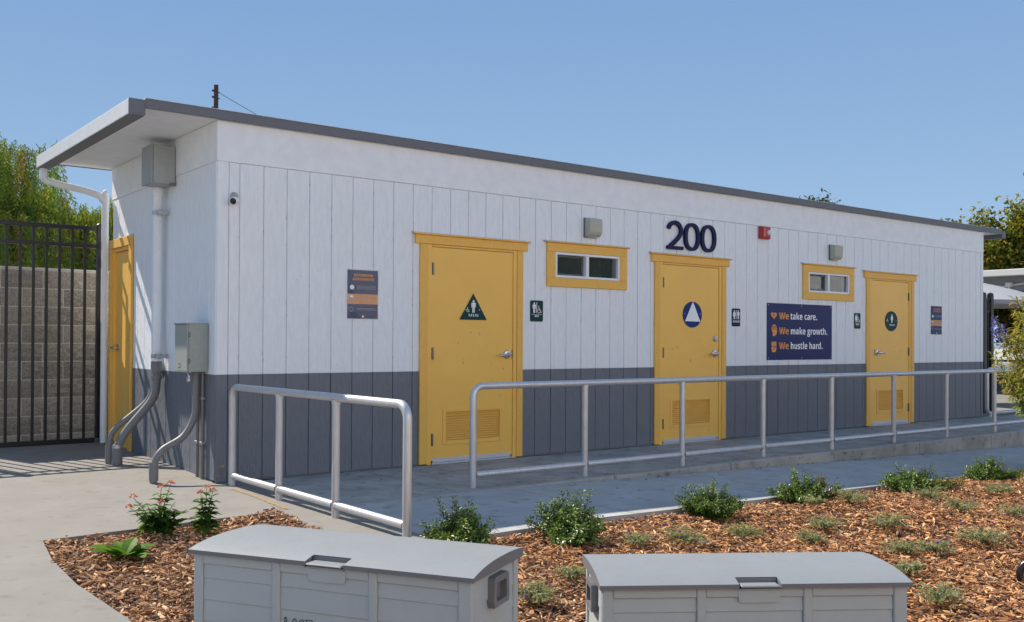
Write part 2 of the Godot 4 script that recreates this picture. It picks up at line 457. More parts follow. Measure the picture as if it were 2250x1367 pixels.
func build_ground():
	# far terrain reaching the horizon
	var mb := MB.new()
	mb.quad(Vector3(-300, -0.42, -300), Vector3(300, -0.42, -300), Vector3(300, -0.42, 300), Vector3(-300, -0.42, 300), Vector3.UP)
	struct_obj(mb, "ground", M.dry_ground, "pale dry ground reaching to the horizon behind everything")
	# concrete yard at the end of the building
	mb = MB.new()
	var yard := PackedVector2Array([Vector2(-30, -30), Vector2(0.55, -30), Vector2(0.55, 0.05), Vector2(0.20, 0.05), Vector2(0.20, 2.88), Vector2(-0.14, 2.88), Vector2(-0.20, 2.05), Vector2(-0.16, 1.62), Vector2(-0.10, 1.44), Vector2(-0.6, 1.475), Vector2(-1.585, 1.55), Vector2(-1.66, 2.1), Vector2(-1.69, 2.7), Vector2(-1.67, 3.4), Vector2(-1.75, 4.6), Vector2(-2.2, 12), Vector2(-30, 12)])
	sheet(mb, yard, func(_x, z): return gy(z), [-30.0, -8.0, -4.0, -2.88, -1.64, -0.9, -0.47, 0.0, 12.0])
	# edge of the slab down into the bed
	for i in range(4, 15):
		var a := yard[i]; var b := yard[i + 1]
		var e := b - a; var n := Vector3(e.y, 0, -e.x).normalized()
		if n.dot(Vector3(1.5 - a.x, 0, 4.0 - a.y)) < 0: n = -n
		mb.quad(Vector3(a.x, 0, a.y), Vector3(b.x, 0, b.y), Vector3(b.x, -0.2, b.y), Vector3(a.x, -0.2, a.y), n)
	struct_obj(mb, "pavement", M.concrete, "sunlit pale concrete yard at the end of the building", "pavement")
	# landing along the doors, poured in slabs
	var landing := Node3D.new()
	landing.name = "landing"; add_child(landing)
	meta(landing, "concrete landing with a kerb along the three doors", "pavement", "", "structure")
	var xs := [0.205, 1.3, 2.9, 4.4, 6.05, 7.72, 9.4, 11.0, 12.6, 14.2, 16.0]
	for i in xs.size() - 1:
		var b2 := MB.new()
		b2.box(Vector3(xs[i] + 0.004, -0.5, -0.03), Vector3(xs[i + 1] - 0.004, 0.0 - 0.0015 * (i % 3), 1.495), 0.012)
		obj(b2, "slab", M.concrete_old, landing)
	# lower walkway slabs
	var walk := Node3D.new()
	walk.name = "walkway"; add_child(walk)
	meta(walk, "smooth concrete walkway sloping down beside the landing kerb", "pavement", "", "structure")
	var wx := [0.205, 1.75, 3.4, 5.0, 6.6, 8.2, 9.8, 11.4, 13.0, 14.6, 16.2]
	for i in wx.size() - 1:
		var b3 := MB.new()
		var x0: float = wx[i] + 0.003; var x1: float = wx[i + 1] - 0.003
		var mid := [x0, clampf(1.5, x0, x1), x1]
		for k in 2:
			if mid[k + 1] - mid[k] < 0.001: continue
			b3.quadn(Vector3(mid[k], walk_y(mid[k]) - 0.001, 1.50), Vector3(mid[k + 1], walk_y(mid[k + 1]) - 0.001, 1.50), Vector3(mid[k + 1], walk_y(mid[k + 1]) - 0.001, 2.88), Vector3(mid[k], walk_y(mid[k]) - 0.001, 2.88), Vector3.UP)
		b3.quad(Vector3(x0, walk_y(x0), 2.88), Vector3(x1, walk_y(x1), 2.88), Vector3(x1, -0.6, 2.88), Vector3(x0, -0.6, 2.88), Vector3(0, 0, 1))
		b3.quad(Vector3(x0, walk_y(x0), 1.5), Vector3(x0, walk_y(x0), 2.88), Vector3(x0, -0.6, 2.88), Vector3(x0, -0.6, 1.5), Vector3(-1, 0, 0))
		b3.quad(Vector3(x1, walk_y(x1), 1.5), Vector3(x1, walk_y(x1), 2.88), Vector3(x1, -0.6, 2.88), Vector3(x1, -0.6, 1.5), Vector3(1, 0, 0))
		obj(b3, "slab", M.concrete_walk, walk)
	# soil of the bed
	mb = MB.new()
	var n := 70
	for i in n:
		for j in 46:
			var xa := -1.75 + 15.0 * i / n; var xb := -1.75 + 15.0 * (i + 1) / n
			var za := 1.4 + 8.0 * j / 46; var zb := 1.4 + 8.0 * (j + 1) / 46
			var q := []
			for w in [[xa, za], [xb, za], [xb, zb], [xa, zb]]:
				q.append(Vector3(w[0], bed_y(w[0], w[1]) - 0.03 - (0.25 if (w[1] < 2.88 and w[0] > -0.10) else 0.0), w[1]))
			mb.quadn(q[0], q[1], q[2], q[3], Vector3.UP)
	struct_obj(mb, "planting_bed", M.earth, "dark soil of the planting bed under the wood chips", "soil")
	# yard and lawn beyond the right end
	mb = MB.new()
	mb.quad(Vector3(12.2, 0.004, -40), Vector3(60, 0.004, -40), Vector3(60, -0.11, -0.04), Vector3(12.2, -0.002, -0.04), Vector3.UP)
	mb.quad(Vector3(16.2, -0.004, -0.04), Vector3(60, -0.11, -0.04), Vector3(60, -0.3, 9), Vector3(16.2, -0.3, 9), Vector3.UP)
	struct_obj(mb, "path", M.concrete, "sunlit concrete path beyond the far end of the building", "path")
	mb = MB.new()
	for i in 30:
		for j in 12:
			var xa := 22.5 + 0.9 * i; var za := -12.0 + 0.8 * j
			var h := func(x, z): return -0.035 + 0.02 * sin(x * 3.1) * sin(z * 2.3)
			mb.quadn(Vector3(xa, h.call(xa, za), za), Vector3(xa + 0.9, h.call(xa + 0.9, za), za), Vector3(xa + 0.9, h.call(xa + 0.9, za + 0.8), za + 0.8), Vector3(xa, h.call(xa, za + 0.8), za + 0.8), Vector3.UP)
	struct_obj(mb, "lawn", M.grass, "strip of sunlit lawn behind the concrete path", "lawn")
	# rust marks bleeding over the concrete by the corner
	mb = MB.new()
	var r2 := RandomNumberGenerator.new(); r2.seed = 5
	var path := [Vector2(0.0, 0.32), Vector2(0.0, 0.75), Vector2(-0.03, 1.1), Vector2(-0.05, 1.42)]
	for i in 24:
		var t := i / 24.0; var t2 := (i + 1) / 24.0
		var a: Vector2 = path[int(t * 2.999)].lerp(path[int(t * 2.999) + 1], fmod(t * 2.999, 1.0))
		var b: Vector2 = path[int(min(t2 * 2.999, 2.99))].lerp(path[int(min(t2 * 2.999, 2.99)) + 1], fmod(min(t2 * 2.999, 2.99), 1.0))
		var w1 := 0.006 + 0.014 * absf(sin(i * 1.7)); var w2 := 0.006 + 0.014 * absf(sin((i + 1) * 1.7))
		mb.quad(Vector3(a.x - w1, 0.003, a.y), Vector3(b.x - w2, 0.003, b.y), Vector3(b.x + w2, 0.003, b.y), Vector3(a.x + w1, 0.003, a.y), Vector3.UP)
	for k in 7:
		var pg := PackedVector2Array()
		for q in 8:
			var a := TAU * q / 8; var rr := r2.randf_range(0.5, 1.0)
			pg.append(Vector2(0.045 + r2.randf_range(-0.03, 0.03) + cos(a) * 0.018 * rr, 0.035 + 0.016 * k + sin(a) * 0.016 * rr))
		mb.prism(pg, 0.0052, 0.0056 + 0.0001 * k)
	var o := obj(mb, "rust_stain", M.rust_stain)
	meta(o, "thin orange rust stain on concrete beside the short railing", "stain", "", "structure")

# ---------------------------------------------------------------- building
const PITCH := 0.2032
const PAINT := 0.855
const TRIM_Y := 2.541
var openings := []   # Rect2 in wall coordinates

func sub_rects(r: Rect2, holes: Array) -> Array:
	var out := [r]
	for h in holes:
		var nxt := []
		for q in out:
			if not q.intersects(h): nxt.append(q); continue
			var i: Rect2 = q.intersection(h)
			if i.size.x < 0.001 or i.size.y < 0.001: nxt.append(q); continue
			if i.position.x > q.position.x + 0.002: nxt.append(Rect2(q.position, Vector2(i.position.x - q.position.x, q.size.y)))
			if i.end.x < q.end.x - 0.002: nxt.append(Rect2(Vector2(i.end.x, q.position.y), Vector2(q.end.x - i.end.x, q.size.y)))
			if i.position.y > q.position.y + 0.002: nxt.append(Rect2(Vector2(i.position.x, q.position.y), Vector2(i.size.x, i.position.y - q.position.y)))
			if i.end.y < q.end.y - 0.002: nxt.append(Rect2(Vector2(i.position.x, i.end.y), Vector2(i.size.x, q.end.y - i.end.y)))
		out = nxt
	return out

# a wall plank painted grey below the paint line and white above it; wall coordinates (s, y), out = +z of xf
func plank(x0: float, x1: float, y0: float, y1: float, z0: float, z1: float, xf: Transform3D, holes: Array, parent: Node, called := "plank", bev := 0.0025):
	var mesh := ArrayMesh.new()
	for part in [[y0, PAINT, M.grey_siding], [PAINT, y1, M.white_siding]]:
		if part[1] - part[0] < 0.01: continue
		var mb := MB.new(); mb.xf = xf
		var any := false
		for r in sub_rects(Rect2(x0, part[0], x1 - x0, part[1] - part[0]), holes):
			mb.box(Vector3(r.position.x, r.position.y, z0), Vector3(r.end.x, r.end.y, z1), bev); any = true
		if any:
			mb.st.commit(mesh)
			mesh.surface_set_material(mesh.get_surface_count() - 1, part[2])
	if mesh.get_surface_count() == 0: return
	mesh_node(mesh, called, null, parent)

var bld: Node3D
func build_building():
	bld = thing("restroom_building", "long white and grey single storey building with yellow doors numbered 200", "building")
	var doors := [1.877, 4.905, 8.985]
	var door_w := 1.186
	var wins := [3.477, 7.683]
	for d in doors: openings.append(Rect2(d + 0.083, -0.1, door_w - 0.156, 2.125))
	for w in wins: openings.append(Rect2(w, 1.775, 0.893, 0.253))
	# planks of the long wall
	var I := Transform3D.IDENTITY
	var edges := [0.094]
	for i in 59: edges.append(0.184 + PITCH * i)
	edges.append(12.115)
	for i in edges.size() - 1:
		var ga := 0.0048 if (i - 1) % 6 == 4 else 0.003
		var gb := 0.0048 if i % 6 == 4 else 0.003
		plank(edges[i] + ga, edges[i + 1] - gb, 0.012, TRIM_Y - 0.002, -0.016, rng.randf_range(-0.0005, 0.0008), I, openings, bld)
	plank(0.0, 0.0905, 0.004, TRIM_Y - 0.001, -0.016, 0.005, I, [], bld, "corner_board")
	plank(12.119, 12.19, 0.004, TRIM_Y - 0.001, -0.016, 0.005, I, [], bld, "corner_board")
	# end wall planks; s runs from the corner to the back
	var E := Transform3D(Basis(Vector3(0, 0, -1), Vector3.UP, Vector3(-1, 0, 0)), Vector3.ZERO)
	var side_door := Rect2(2.12, -0.1, 0.76, 2.24)
	var e2 := [0.008, 0.104]
	for i in 14: e2.append(0.16 + PITCH * i)
	for i in e2.size() - 1:
		var s1: float = min(e2[i + 1], 2.85)
		if e2[i] > 2.84: continue
		plank(e2[i] + 0.003, s1 - 0.003, 0.02, TRIM_Y - 0.002, -0.016, 0.006 if i == 0 else rng.randf_range(-0.0005, 0.0008), E, [side_door], bld, "corner_board" if i == 0 else "plank")
	# chipped paint along the groove edges and stray knocks on the boards
	var mb := MB.new()
	var rc := RandomNumberGenerator.new(); rc.seed = 404
	for k in 520:
		var gi := 1 + rc.randi() % 59
		var gx: float = edges[gi] + (0.0042 if rc.randf() < 0.5 else -0.0042) + rc.randf_range(-0.001, 0.001)
		if k % 9 == 0: gx = edges[gi] + rc.randf_range(0.02, 0.18)
		var fy := rc.randf_range(PAINT + 0.02, TRIM_Y - 0.03)
		var fl := rc.randf_range(0.004, 0.035) if k % 9 else rc.randf_range(0.003, 0.012)
		var skip := false
		for h in openings:
			if h.grow(0.14).has_point(Vector2(gx, fy)): skip = true
		if skip: continue
		mb.box(Vector3(gx - 0.0011, fy, 0.0009), Vector3(gx + 0.0011, fy + fl, 0.0013))
	var ch := obj(mb, "paint_chips", M.chipped, bld)
	ch.set_meta("kind", "stuff")
	# frieze boards above the planks
	mb = MB.new()
	mb.box(Vector3(-0.005, TRIM_Y, -0.016), Vector3(12.195, 2.862, 0.006), 0.003)
	obj(mb, "frieze_board", M.white_paint, bld)
	mb = MB.new()
	mb.box(Vector3(-0.0045, TRIM_Y, -2.85), Vector3(0.0145, 2.862, -0.018), 0.003)
	obj(mb, "frieze_board", M.white_paint, bld)
	# sheathing behind the grooves, white and grey, with the door and window holes
	for part in [[0.0, PAINT, M.grey_siding], [PAINT, 2.86, M.white_siding]]:
		mb = MB.new()
		for r in sub_rects(Rect2(0.03, part[0], 12.13, part[1] - part[0]), openings):
			mb = MB.new(); mb.box(Vector3(r.position.x, r.position.y, -0.10), Vector3(r.end.x, r.end.y, -0.0110))
			obj(mb, "sheathing", part[2], bld)
		for r in sub_rects(Rect2(0.102, part[0], 2.74, part[1] - part[0]), [Rect2(2.16, -0.1, 0.68, 2.15)]):
			mb = MB.new(); mb.xf = E
			mb.box(Vector3(r.position.x, r.position.y, -0.10), Vector3(r.end.x, r.end.y, -0.0110))
			obj(mb, "sheathing", part[2], bld)
	mb = MB.new()
	mb.box(Vector3(0.101, 0.0, -2.86), Vector3(12.19, 2.86, -2.76))
	obj(mb, "rear_wall", M.white_paint, bld)
	mb = MB.new()
	mb.box(Vector3(12.09, 0.0, -2.755), Vector3(12.188, 2.86, -0.018))
	obj(mb, "gable_wall", M.white_siding, bld)
	mb = MB.new()
	mb.box(Vector3(0.101, -0.1, -2.755), Vector3(12.085, 0.02, -0.101))
	obj(mb, "floor", M.room_wall, bld)
	for x in [3.25, 6.7, 8.85]:
		mb = MB.new(); mb.box(Vector3(x, 0.021, -2.75), Vector3(x + 0.1, 2.855, -0.102))
		obj(mb, "partition", M.room_wall, bld)
	# doors
	for i in 3: make_door(doors[i], i)
	side_door_build(E)
	for w in wins: make_window(w)
	# inside the second window a round chrome fitting hangs by the glass
	var g := MB.new(); g.xf = Transform3D(Basis.IDENTITY, Vector3(8.40, 1.80, -0.32))
	var ringp := []
	for k in 17: ringp.append(Vector3(0.085 * cos(PI * k / 16), 0.085 * sin(PI * k / 16), 0))
	g.tube(ringp, 0.012, 8)
	obj(g, "round_fitting", M.steel, bld)

func make_door(x0: float, idx: int):
	# trim legs and head
	var w := 1.186
	for s in [[0.0, 0.083], [w - 0.073, w]]:
		var mb := MB.new(); mb.box(Vector3(x0 + s[0], 0.012, 0.0015), Vector3(x0 + s[1], 2.012, 0.024), 0.003)
		obj(mb, "door_trim", M.yellow_wood, bld)
	var h := MB.new(); h.box(Vector3(x0 - 0.052, 2.013, 0.0015), Vector3(x0 + w + 0.055, 2.093, 0.027), 0.003)
	obj(h, "door_trim", M.yellow_wood, bld)
	h = MB.new(); h.box(Vector3(x0 - 0.075, 2.0935, 0.0015), Vector3(x0 + w + 0.08, 2.108, 0.045), 0.003)
	obj(h, "drip_cap", M.yellow_wood, bld)
	h = MB.new()
	h.box(Vector3(x0 - 0.08, 2.1085, 0.0015), Vector3(x0 + w + 0.02, 2.114, 0.042), 0.001)
	h.tube([Vector3(x0 - 0.081, 2.111, 0.002), Vector3(x0 - 0.081, 2.111, 0.045)], 0.007, 8)
	obj(h, "flashing", M.aluminium, bld)
	# steel frame
	h = MB.new()
	h.box(Vector3(x0 + 0.0835, 0.0, -0.10), Vector3(x0 + 0.130, 2.0115, 0.014), 0.003)
	h.box(Vector3(x0 + 1.072, 0.0, -0.10), Vector3(x0 + w - 0.0735, 2.0115, 0.014), 0.003)
	h.box(Vector3(x0 + 0.131, 1.992, -0.10), Vector3(x0 + 1.071, 2.0115, 0.013), 0.003)
	obj(h, "door_frame", M.yellow, bld)
	h = MB.new(); h.box(Vector3(x0 + 0.131, 0.001, -0.09), Vector3(x0 + 1.071, 0.018, 0.03), 0.004)
	obj(h, "threshold", M.aluminium, bld)
	# leaf with louvre hole
	var L := x0 + 0.134; var R := x0 + 1.068; var B := 0.034; var T := 1.988
	var lx0 := x0 + 0.296; var lx1 := x0 + 0.914; var ly0 := 0.215; var ly1 := 0.475
	var mb2 := MB.new()
	for r in [[L, B, lx0, T], [lx1, B, R, T], [lx0, B, lx1, ly0], [lx0, ly1, lx1, T]]:
		mb2.quad(Vector3(r[0], r[1], 0.004), Vector3(r[2], r[1], 0.004), Vector3(r[2], r[3], 0.004), Vector3(r[0], r[3], 0.004), Vector3(0, 0, 1))
	mb2.quad(Vector3(L, B, -0.04), Vector3(R, B, -0.04), Vector3(R, T, -0.04), Vector3(L, T, -0.04), Vector3(0, 0, -1))
	for e in [[L, B, L, T, Vector3(-1, 0, 0)], [R, B, R, T, Vector3(1, 0, 0)], [L, T, R, T, Vector3.UP], [L, B, R, B, Vector3.DOWN], [lx0, ly0, lx0, ly1, Vector3(1, 0, 0)], [lx1, ly0, lx1, ly1, Vector3(-1, 0, 0)], [lx0, ly0, lx1, ly0, Vector3.UP], [lx0, ly1, lx1, ly1, Vector3.DOWN]]:
		mb2.quad(Vector3(e[0], e[1], -0.04), Vector3(e[2], e[3], -0.04), Vector3(e[2], e[3], 0.004), Vector3(e[0], e[1], 0.004), e[4])
	var leaf := obj(mb2, "door", M.yellow, bld)
	if idx == 1: leaf.set_meta("label", "yellow door with a blue and white round sign")
	# louvre frame and slats
	var f := MB.new()
	f.box(Vector3(lx0 - 0.038, ly0 - 0.04, 0.0045), Vector3(lx0 - 0.001, ly1 + 0.035, 0.012), 0.003)
	f.box(Vector3(lx1 + 0.001, ly0 - 0.04, 0.0045), Vector3(lx1 + 0.038, ly1 + 0.035, 0.012), 0.003)
	f.box(Vector3(lx0, ly0 - 0.04, 0.0045), Vector3(lx1, ly0 - 0.001, 0.012), 0.003)
	f.box(Vector3(lx0, ly1 + 0.001, 0.0045), Vector3(lx1, ly1 + 0.035, 0.012), 0.003)
	obj(f, "louvre_frame", M.yellow, leaf)
	var sm := MB.new()
	var t := Transform3D(Basis(Vector3.RIGHT, deg_to_rad(48)), Vector3.ZERO)
	sm.xf = t
	sm.box(Vector3(lx0 - lx1, -0.0015, -0.0098) * Vector3(0.5, 1, 1), Vector3(lx1 - lx0, 0.0015, 0.0098) * Vector3(0.5, 1, 1))
	var smesh := sm.st.commit()
	for k in 12:
		mesh_node(smesh, "louvre_slat", M.yellow, leaf, Transform3D(Basis.IDENTITY, Vector3((lx0 + lx1) * 0.5, ly0 + 0.012 + k * (ly1 - ly0 - 0.022) / 11.0, -0.004)))
	# sweep
	f = MB.new()
	f.box(Vector3(L + 0.012, 0.026, 0.005), Vector3(R - 0.03, 0.060, 0.012), 0.003)
	f.box(Vector3(L + 0.012, 0.020, 0.005), Vector3(R - 0.03, 0.030, 0.020), 0.003)
	obj(f, "door_sweep", M.aluminium, leaf)
	f = MB.new()
	var rs := RandomNumberGenerator.new(); rs.seed = 31 + idx
	for k in 16:
		var sx := lerpf(L + 0.1, R - 0.05, pow(rs.randf(), 0.6)); var sy := [rs.randf_range(0.55, 1.25), rs.randf_range(0.08, 0.5), rs.randf_range(0.9, 1.2)][k % 3] as float
		var rw := rs.randf_range(0.003, 0.012); var rh := rs.randf_range(0.005, 0.03); var tl := rs.randf_range(-0.5, 0.5)
		var pg := PackedVector2Array()
		for q in 9:
			var a := TAU * q / 9; var rr := rs.randf_range(0.6, 1.1)
			pg.append(Vector2(sx, sy) + Vector2(cos(a) * rw * rr, sin(a) * rh * rr).rotated(tl))
		f.prism(pg, 0.0041, 0.0044)
	obj(f, "scuff_marks", M.scuffed_yellow, leaf).set_meta("kind", "stuff")
	# hinges
	var hx := (L + 0.008) if idx < 2 else (R - 0.004)
	for y in [1.79, 1.015, 0.228]:
		f = MB.new()
		f.tube([Vector3(hx, y - 0.056, 0.013), Vector3(hx, y + 0.056, 0.013)], 0.0085, 8)
		f.box(Vector3(hx - 0.016, y - 0.054, 0.0042), Vector3(hx + 0.016, y + 0.054, 0.0085))
		obj(f, "hinge", M.hinge_metal, leaf)
	# lever
	var kx := x0 + (1.001 if idx < 2 else 0.268)
	var dirx := -1.0 if idx < 2 else 1.0
	f = MB.new()
	f.xf = Transform3D(Basis.IDENTITY, Vector3(kx, 1.004, 0.0))
	f.lathe([Vector2(0.043, 0.004), Vector2(0.043, 0.012), Vector2(0.036, 0.020), Vector2(0.02, 0.024), Vector2(0.019, 0.05), Vector2(0.014, 0.058), Vector2(0, 0.06)], 20)
	var lv := []
	for k in 6: lv.append(Vector3(dirx * 0.024 * k, 0.001 - 0.002 * k, 0.052 + 0.004 * sin(k * 0.6)))
	f.tube(lv, [0.014, 0.013, 0.012, 0.011, 0.0105, 0.009], 10)
	f.xf = Transform3D.IDENTITY
	obj(f, "handle", M.steel, leaf)
	f = MB.new()
	f.box(Vector3(kx - dirx * 0.0625 - 0.003, 0.96, 0.0045), Vector3(kx - dirx * 0.0625 + 0.003, 1.05, 0.008))
	obj(f, "strike_plate", M.hinge_metal, leaf)
	if idx == 1:
		f = MB.new()
		f.xf = Transform3D(Basis.IDENTITY, Vector3(kx + 0.008, 1.172, 0.0))
		f.lathe([Vector2(0.034, 0.004), Vector2(0.034, 0.014), Vector2(0.028, 0.024), Vector2(0.012, 0.026), Vector2(0.012, 0.022), Vector2(0, 0.022)], 18)
		obj(f, "deadbolt", M.steel_brushed, leaf)

func side_door_build(E: Transform3D):
	# s (distance back from the corner) 2.13 .. 2.85
	var y1 := 2.13
	for r in [[2.121, 0.04, 2.205, y1 - 0.09], [2.79, 0.04, 2.852, y1 - 0.09], [2.121, y1 - 0.089, 2.852, y1]]:
		var mb := MB.new(); mb.xf = E
		mb.box(Vector3(r[0], r[1], 0.0015), Vector3(r[2], r[3], 0.026), 0.003)
		obj(mb, "door_trim", M.yellow_wood, bld)
	var f := MB.new(); f.xf = E
	f.box(Vector3(2.2055, 0.04, -0.10), Vector3(2.236, y1 - 0.09, 0.006), 0.002)
	f.box(Vector3(2.764, 0.04, -0.10), Vector3(2.7895, y1 - 0.09, 0.006), 0.002)
	f.box(Vector3(2.2365, y1 - 0.125, -0.10), Vector3(2.7635, y1 - 0.0905, 0.006), 0.002)
	obj(f, "door_frame", M.yellow, bld)
	f = MB.new(); f.xf = E
	f.box(Vector3(2.2385, 0.05, -0.06), Vector3(2.7615, y1 - 0.128, -0.022), 0.003)
	var leaf := obj(f, "door", M.yellow, bld)
	for y in [1.80, 1.07]:
		f = MB.new(); f.xf = E
		f.tube([Vector3(2.245, y - 0.06, -0.010), Vector3(2.245, y + 0.06, -0.010)], 0.011, 8)
		obj(f, "hinge", M.hinge_metal, leaf)
	f = MB.new(); f.xf = E * Transform3D(Basis.IDENTITY, Vector3(2.69, 1.045, -0.022))
	f.lathe([Vector2(0.036, 0.0), Vector2(0.036, 0.010), Vector2(0.017, 0.018), Vector2(0.015, 0.075), Vector2(0, 0.078)], 14)
	f.tube([Vector3(0, 0, 0.068), Vector3(-0.06, 0, 0.07), Vector3(-0.125, -0.004, 0.066)], [0.012, 0.011, 0.009], 8)
	obj(f, "handle", M.steel, leaf)

func make_window(x0: float):
	var ox := x0 - 0.108; var ow := 1.109
	for r in [[ox, 1.684, ox + ow, 1.774], [ox, 2.033, ox + ow, 2.122], [ox, 1.7745, ox + 0.107, 2.0325], [ox + ow - 0.107, 1.7745, ox + ow, 2.0325]]:
		var mb := MB.new(); mb.box(Vector3(r[0], r[1], 0.0015), Vector3(r[2], r[3], 0.024), 0.003)
		obj(mb, "window_trim", M.yellow_wood, bld)
	var h := MB.new(); h.box(Vector3(ox - 0.018, 2.1225, 0.0015), Vector3(ox + ow + 0.026, 2.136, 0.044), 0.003)
	obj(h, "drip_cap", M.yellow_wood, bld)
	h = MB.new(); h.box(Vector3(ox - 0.03, 2.1365, 0.0015), Vector3(ox + ow + 0.0, 2.142, 0.042), 0.001)
	h.tube([Vector3(ox - 0.03, 2.138, 0.002), Vector3(ox - 0.03, 2.138, 0.044)], 0.008, 8)
	obj(h, "flashing", M.aluminium, bld)
	var X0 := x0 + 0.001; var X1 := x0 + 0.892; var Y0 := 1.7755; var Y1 := 2.0315
	var fr := MB.new(); var t := 0.024
	fr.box(Vector3(X0, Y0, -0.07), Vector3(X1, Y0 + t, 0.022), 0.003)
	fr.box(Vector3(X0, Y1 - t, -0.07), Vector3(X1, Y1, 0.022), 0.003)
	fr.box(Vector3(X0, Y0 + t + 0.0005, -0.07), Vector3(X0 + t, Y1 - t - 0.0005, 0.022), 0.003)
	fr.box(Vector3(X1 - t, Y0 + t + 0.0005, -0.07), Vector3(X1, Y1 - t - 0.0005, 0.022), 0.003)
	fr.box(Vector3(x0 + 0.415, Y0 + t + 0.0005, -0.05), Vector3(x0 + 0.455, Y1 - t - 0.0005, 0.020), 0.003)
	var win := obj(fr, "window", M.vinyl, bld)
	# sliding sash on the left, set back
	var s := MB.new(); var q := 0.020
	var a := Vector3(X0 + t + 0.001, Y0 + t + 0.001, -0.045); var b := Vector3(x0 + 0.412, Y1 - t - 0.001, -0.022)
	s.box(a, Vector3(b.x, a.y + q, b.z)); s.box(Vector3(a.x, b.y - q, a.z), b)
	s.box(Vector3(a.x, a.y + q, a.z), Vector3(a.x + q * 0.7, b.y - q, b.z)); s.box(Vector3(b.x - q * 1.2, a.y + q, a.z), Vector3(b.x, b.y - q, b.z))
	obj(s, "sash", M.lamp_dark, win)
	for r in [[a.x + q * 0.7, b.x - q * 1.2, -0.034], [x0 + 0.456, X1 - t - 0.001, -0.012]]:
		var g := MB.new()
		g.box(Vector3(r[0], Y0 + t + 0.001, r[2] - 0.003), Vector3(r[1], Y1 - t - 0.001, r[2]))
		obj(g, "pane", M.glass, win)

# ---------------------------------------------------------------- roof
func build_roof():
	var roof := MB.new()
	roof.box(Vector3(-0.575, 2.885, -2.93), Vector3(12.68, 2.925, 0.038), 0.004)
	var rf := obj(roof, "roof", M.roofing, bld)
	var mb := MB.new(); mb.box(Vector3(-0.578, 2.864, -2.92), Vector3(12.68, 2.884, 0.037))
	obj(mb, "soffit", M.white_paint, rf)
	mb = MB.new()
	mb.box(Vector3(-0.577, 2.858, 0.0385), Vector3(12.683, 2.932, 0.056), 0.003)
	obj(mb, "fascia", M.fascia, rf)
	mb = MB.new()
	mb.box(Vector3(-0.577, 2.9322, 0.0), Vector3(12.683, 2.937, 0.060), 0.001)
	obj(mb, "drip_edge", M.aluminium, rf)
	mb = MB.new()
	mb.box(Vector3(-0.577, 2.858, -2.948), Vector3(12.683, 2.932, -2.9305), 0.003)
	obj(mb, "fascia", M.fascia, rf)
	for s in [[-0.702, -0.583], [12.688, 12.807]]:
		mb = MB.new()
		mb.box(Vector3(s[0], 2.800, -2.90), Vector3(s[1], 2.916, 0.058), 0.004)
		obj(mb, "gutter", M.gutter_paint if s[0] < 0 else M.fascia, rf)
	mb = MB.new()
	mb.box(Vector3(-0.70, 2.801, 0.0585), Vector3(-0.579, 2.918, 0.0625), 0.001)
	obj(mb, "gutter_cap", M.fascia, rf)
	mb = MB.new()
	mb.box(Vector3(-0.699, 2.7955, -2.9), Vector3(-0.586, 2.7998, 0.06), 0.001)
	obj(mb, "gutter_lip", M.fascia, rf)
	# round downspout from the far end of the gutter to the corner
	var pts := []
	var raw := [Vector3(-0.645, 2.80, -2.86), Vector3(-0.645, 2.745, -2.87), Vector3(-0.59, 2.68, -2.89), Vector3(-0.17, 2.605, -2.90), Vector3(-0.075, 2.53, -2.90), Vector3(-0.055, 2.42, -2.90), Vector3(-0.055, 0.08, -2.90)]
	for i in raw.size() - 1:
		var n := 6 if i < 5 else 2
		for k in n:
			var p0: Vector3 = raw[maxi(i - 1, 0)]; var p3: Vector3 = raw[mini(i + 2, raw.size() - 1)]
			pts.append(raw[i].cubic_interpolate(raw[i + 1], p0, p3, k / float(n)) if i < 5 else raw[i].lerp(raw[i + 1], k / float(n)))
	pts.append(raw[-1])
	mb = MB.new(); mb.tube(pts, 0.034, 14)
	obj(mb, "downspout", M.white_paint, rf)

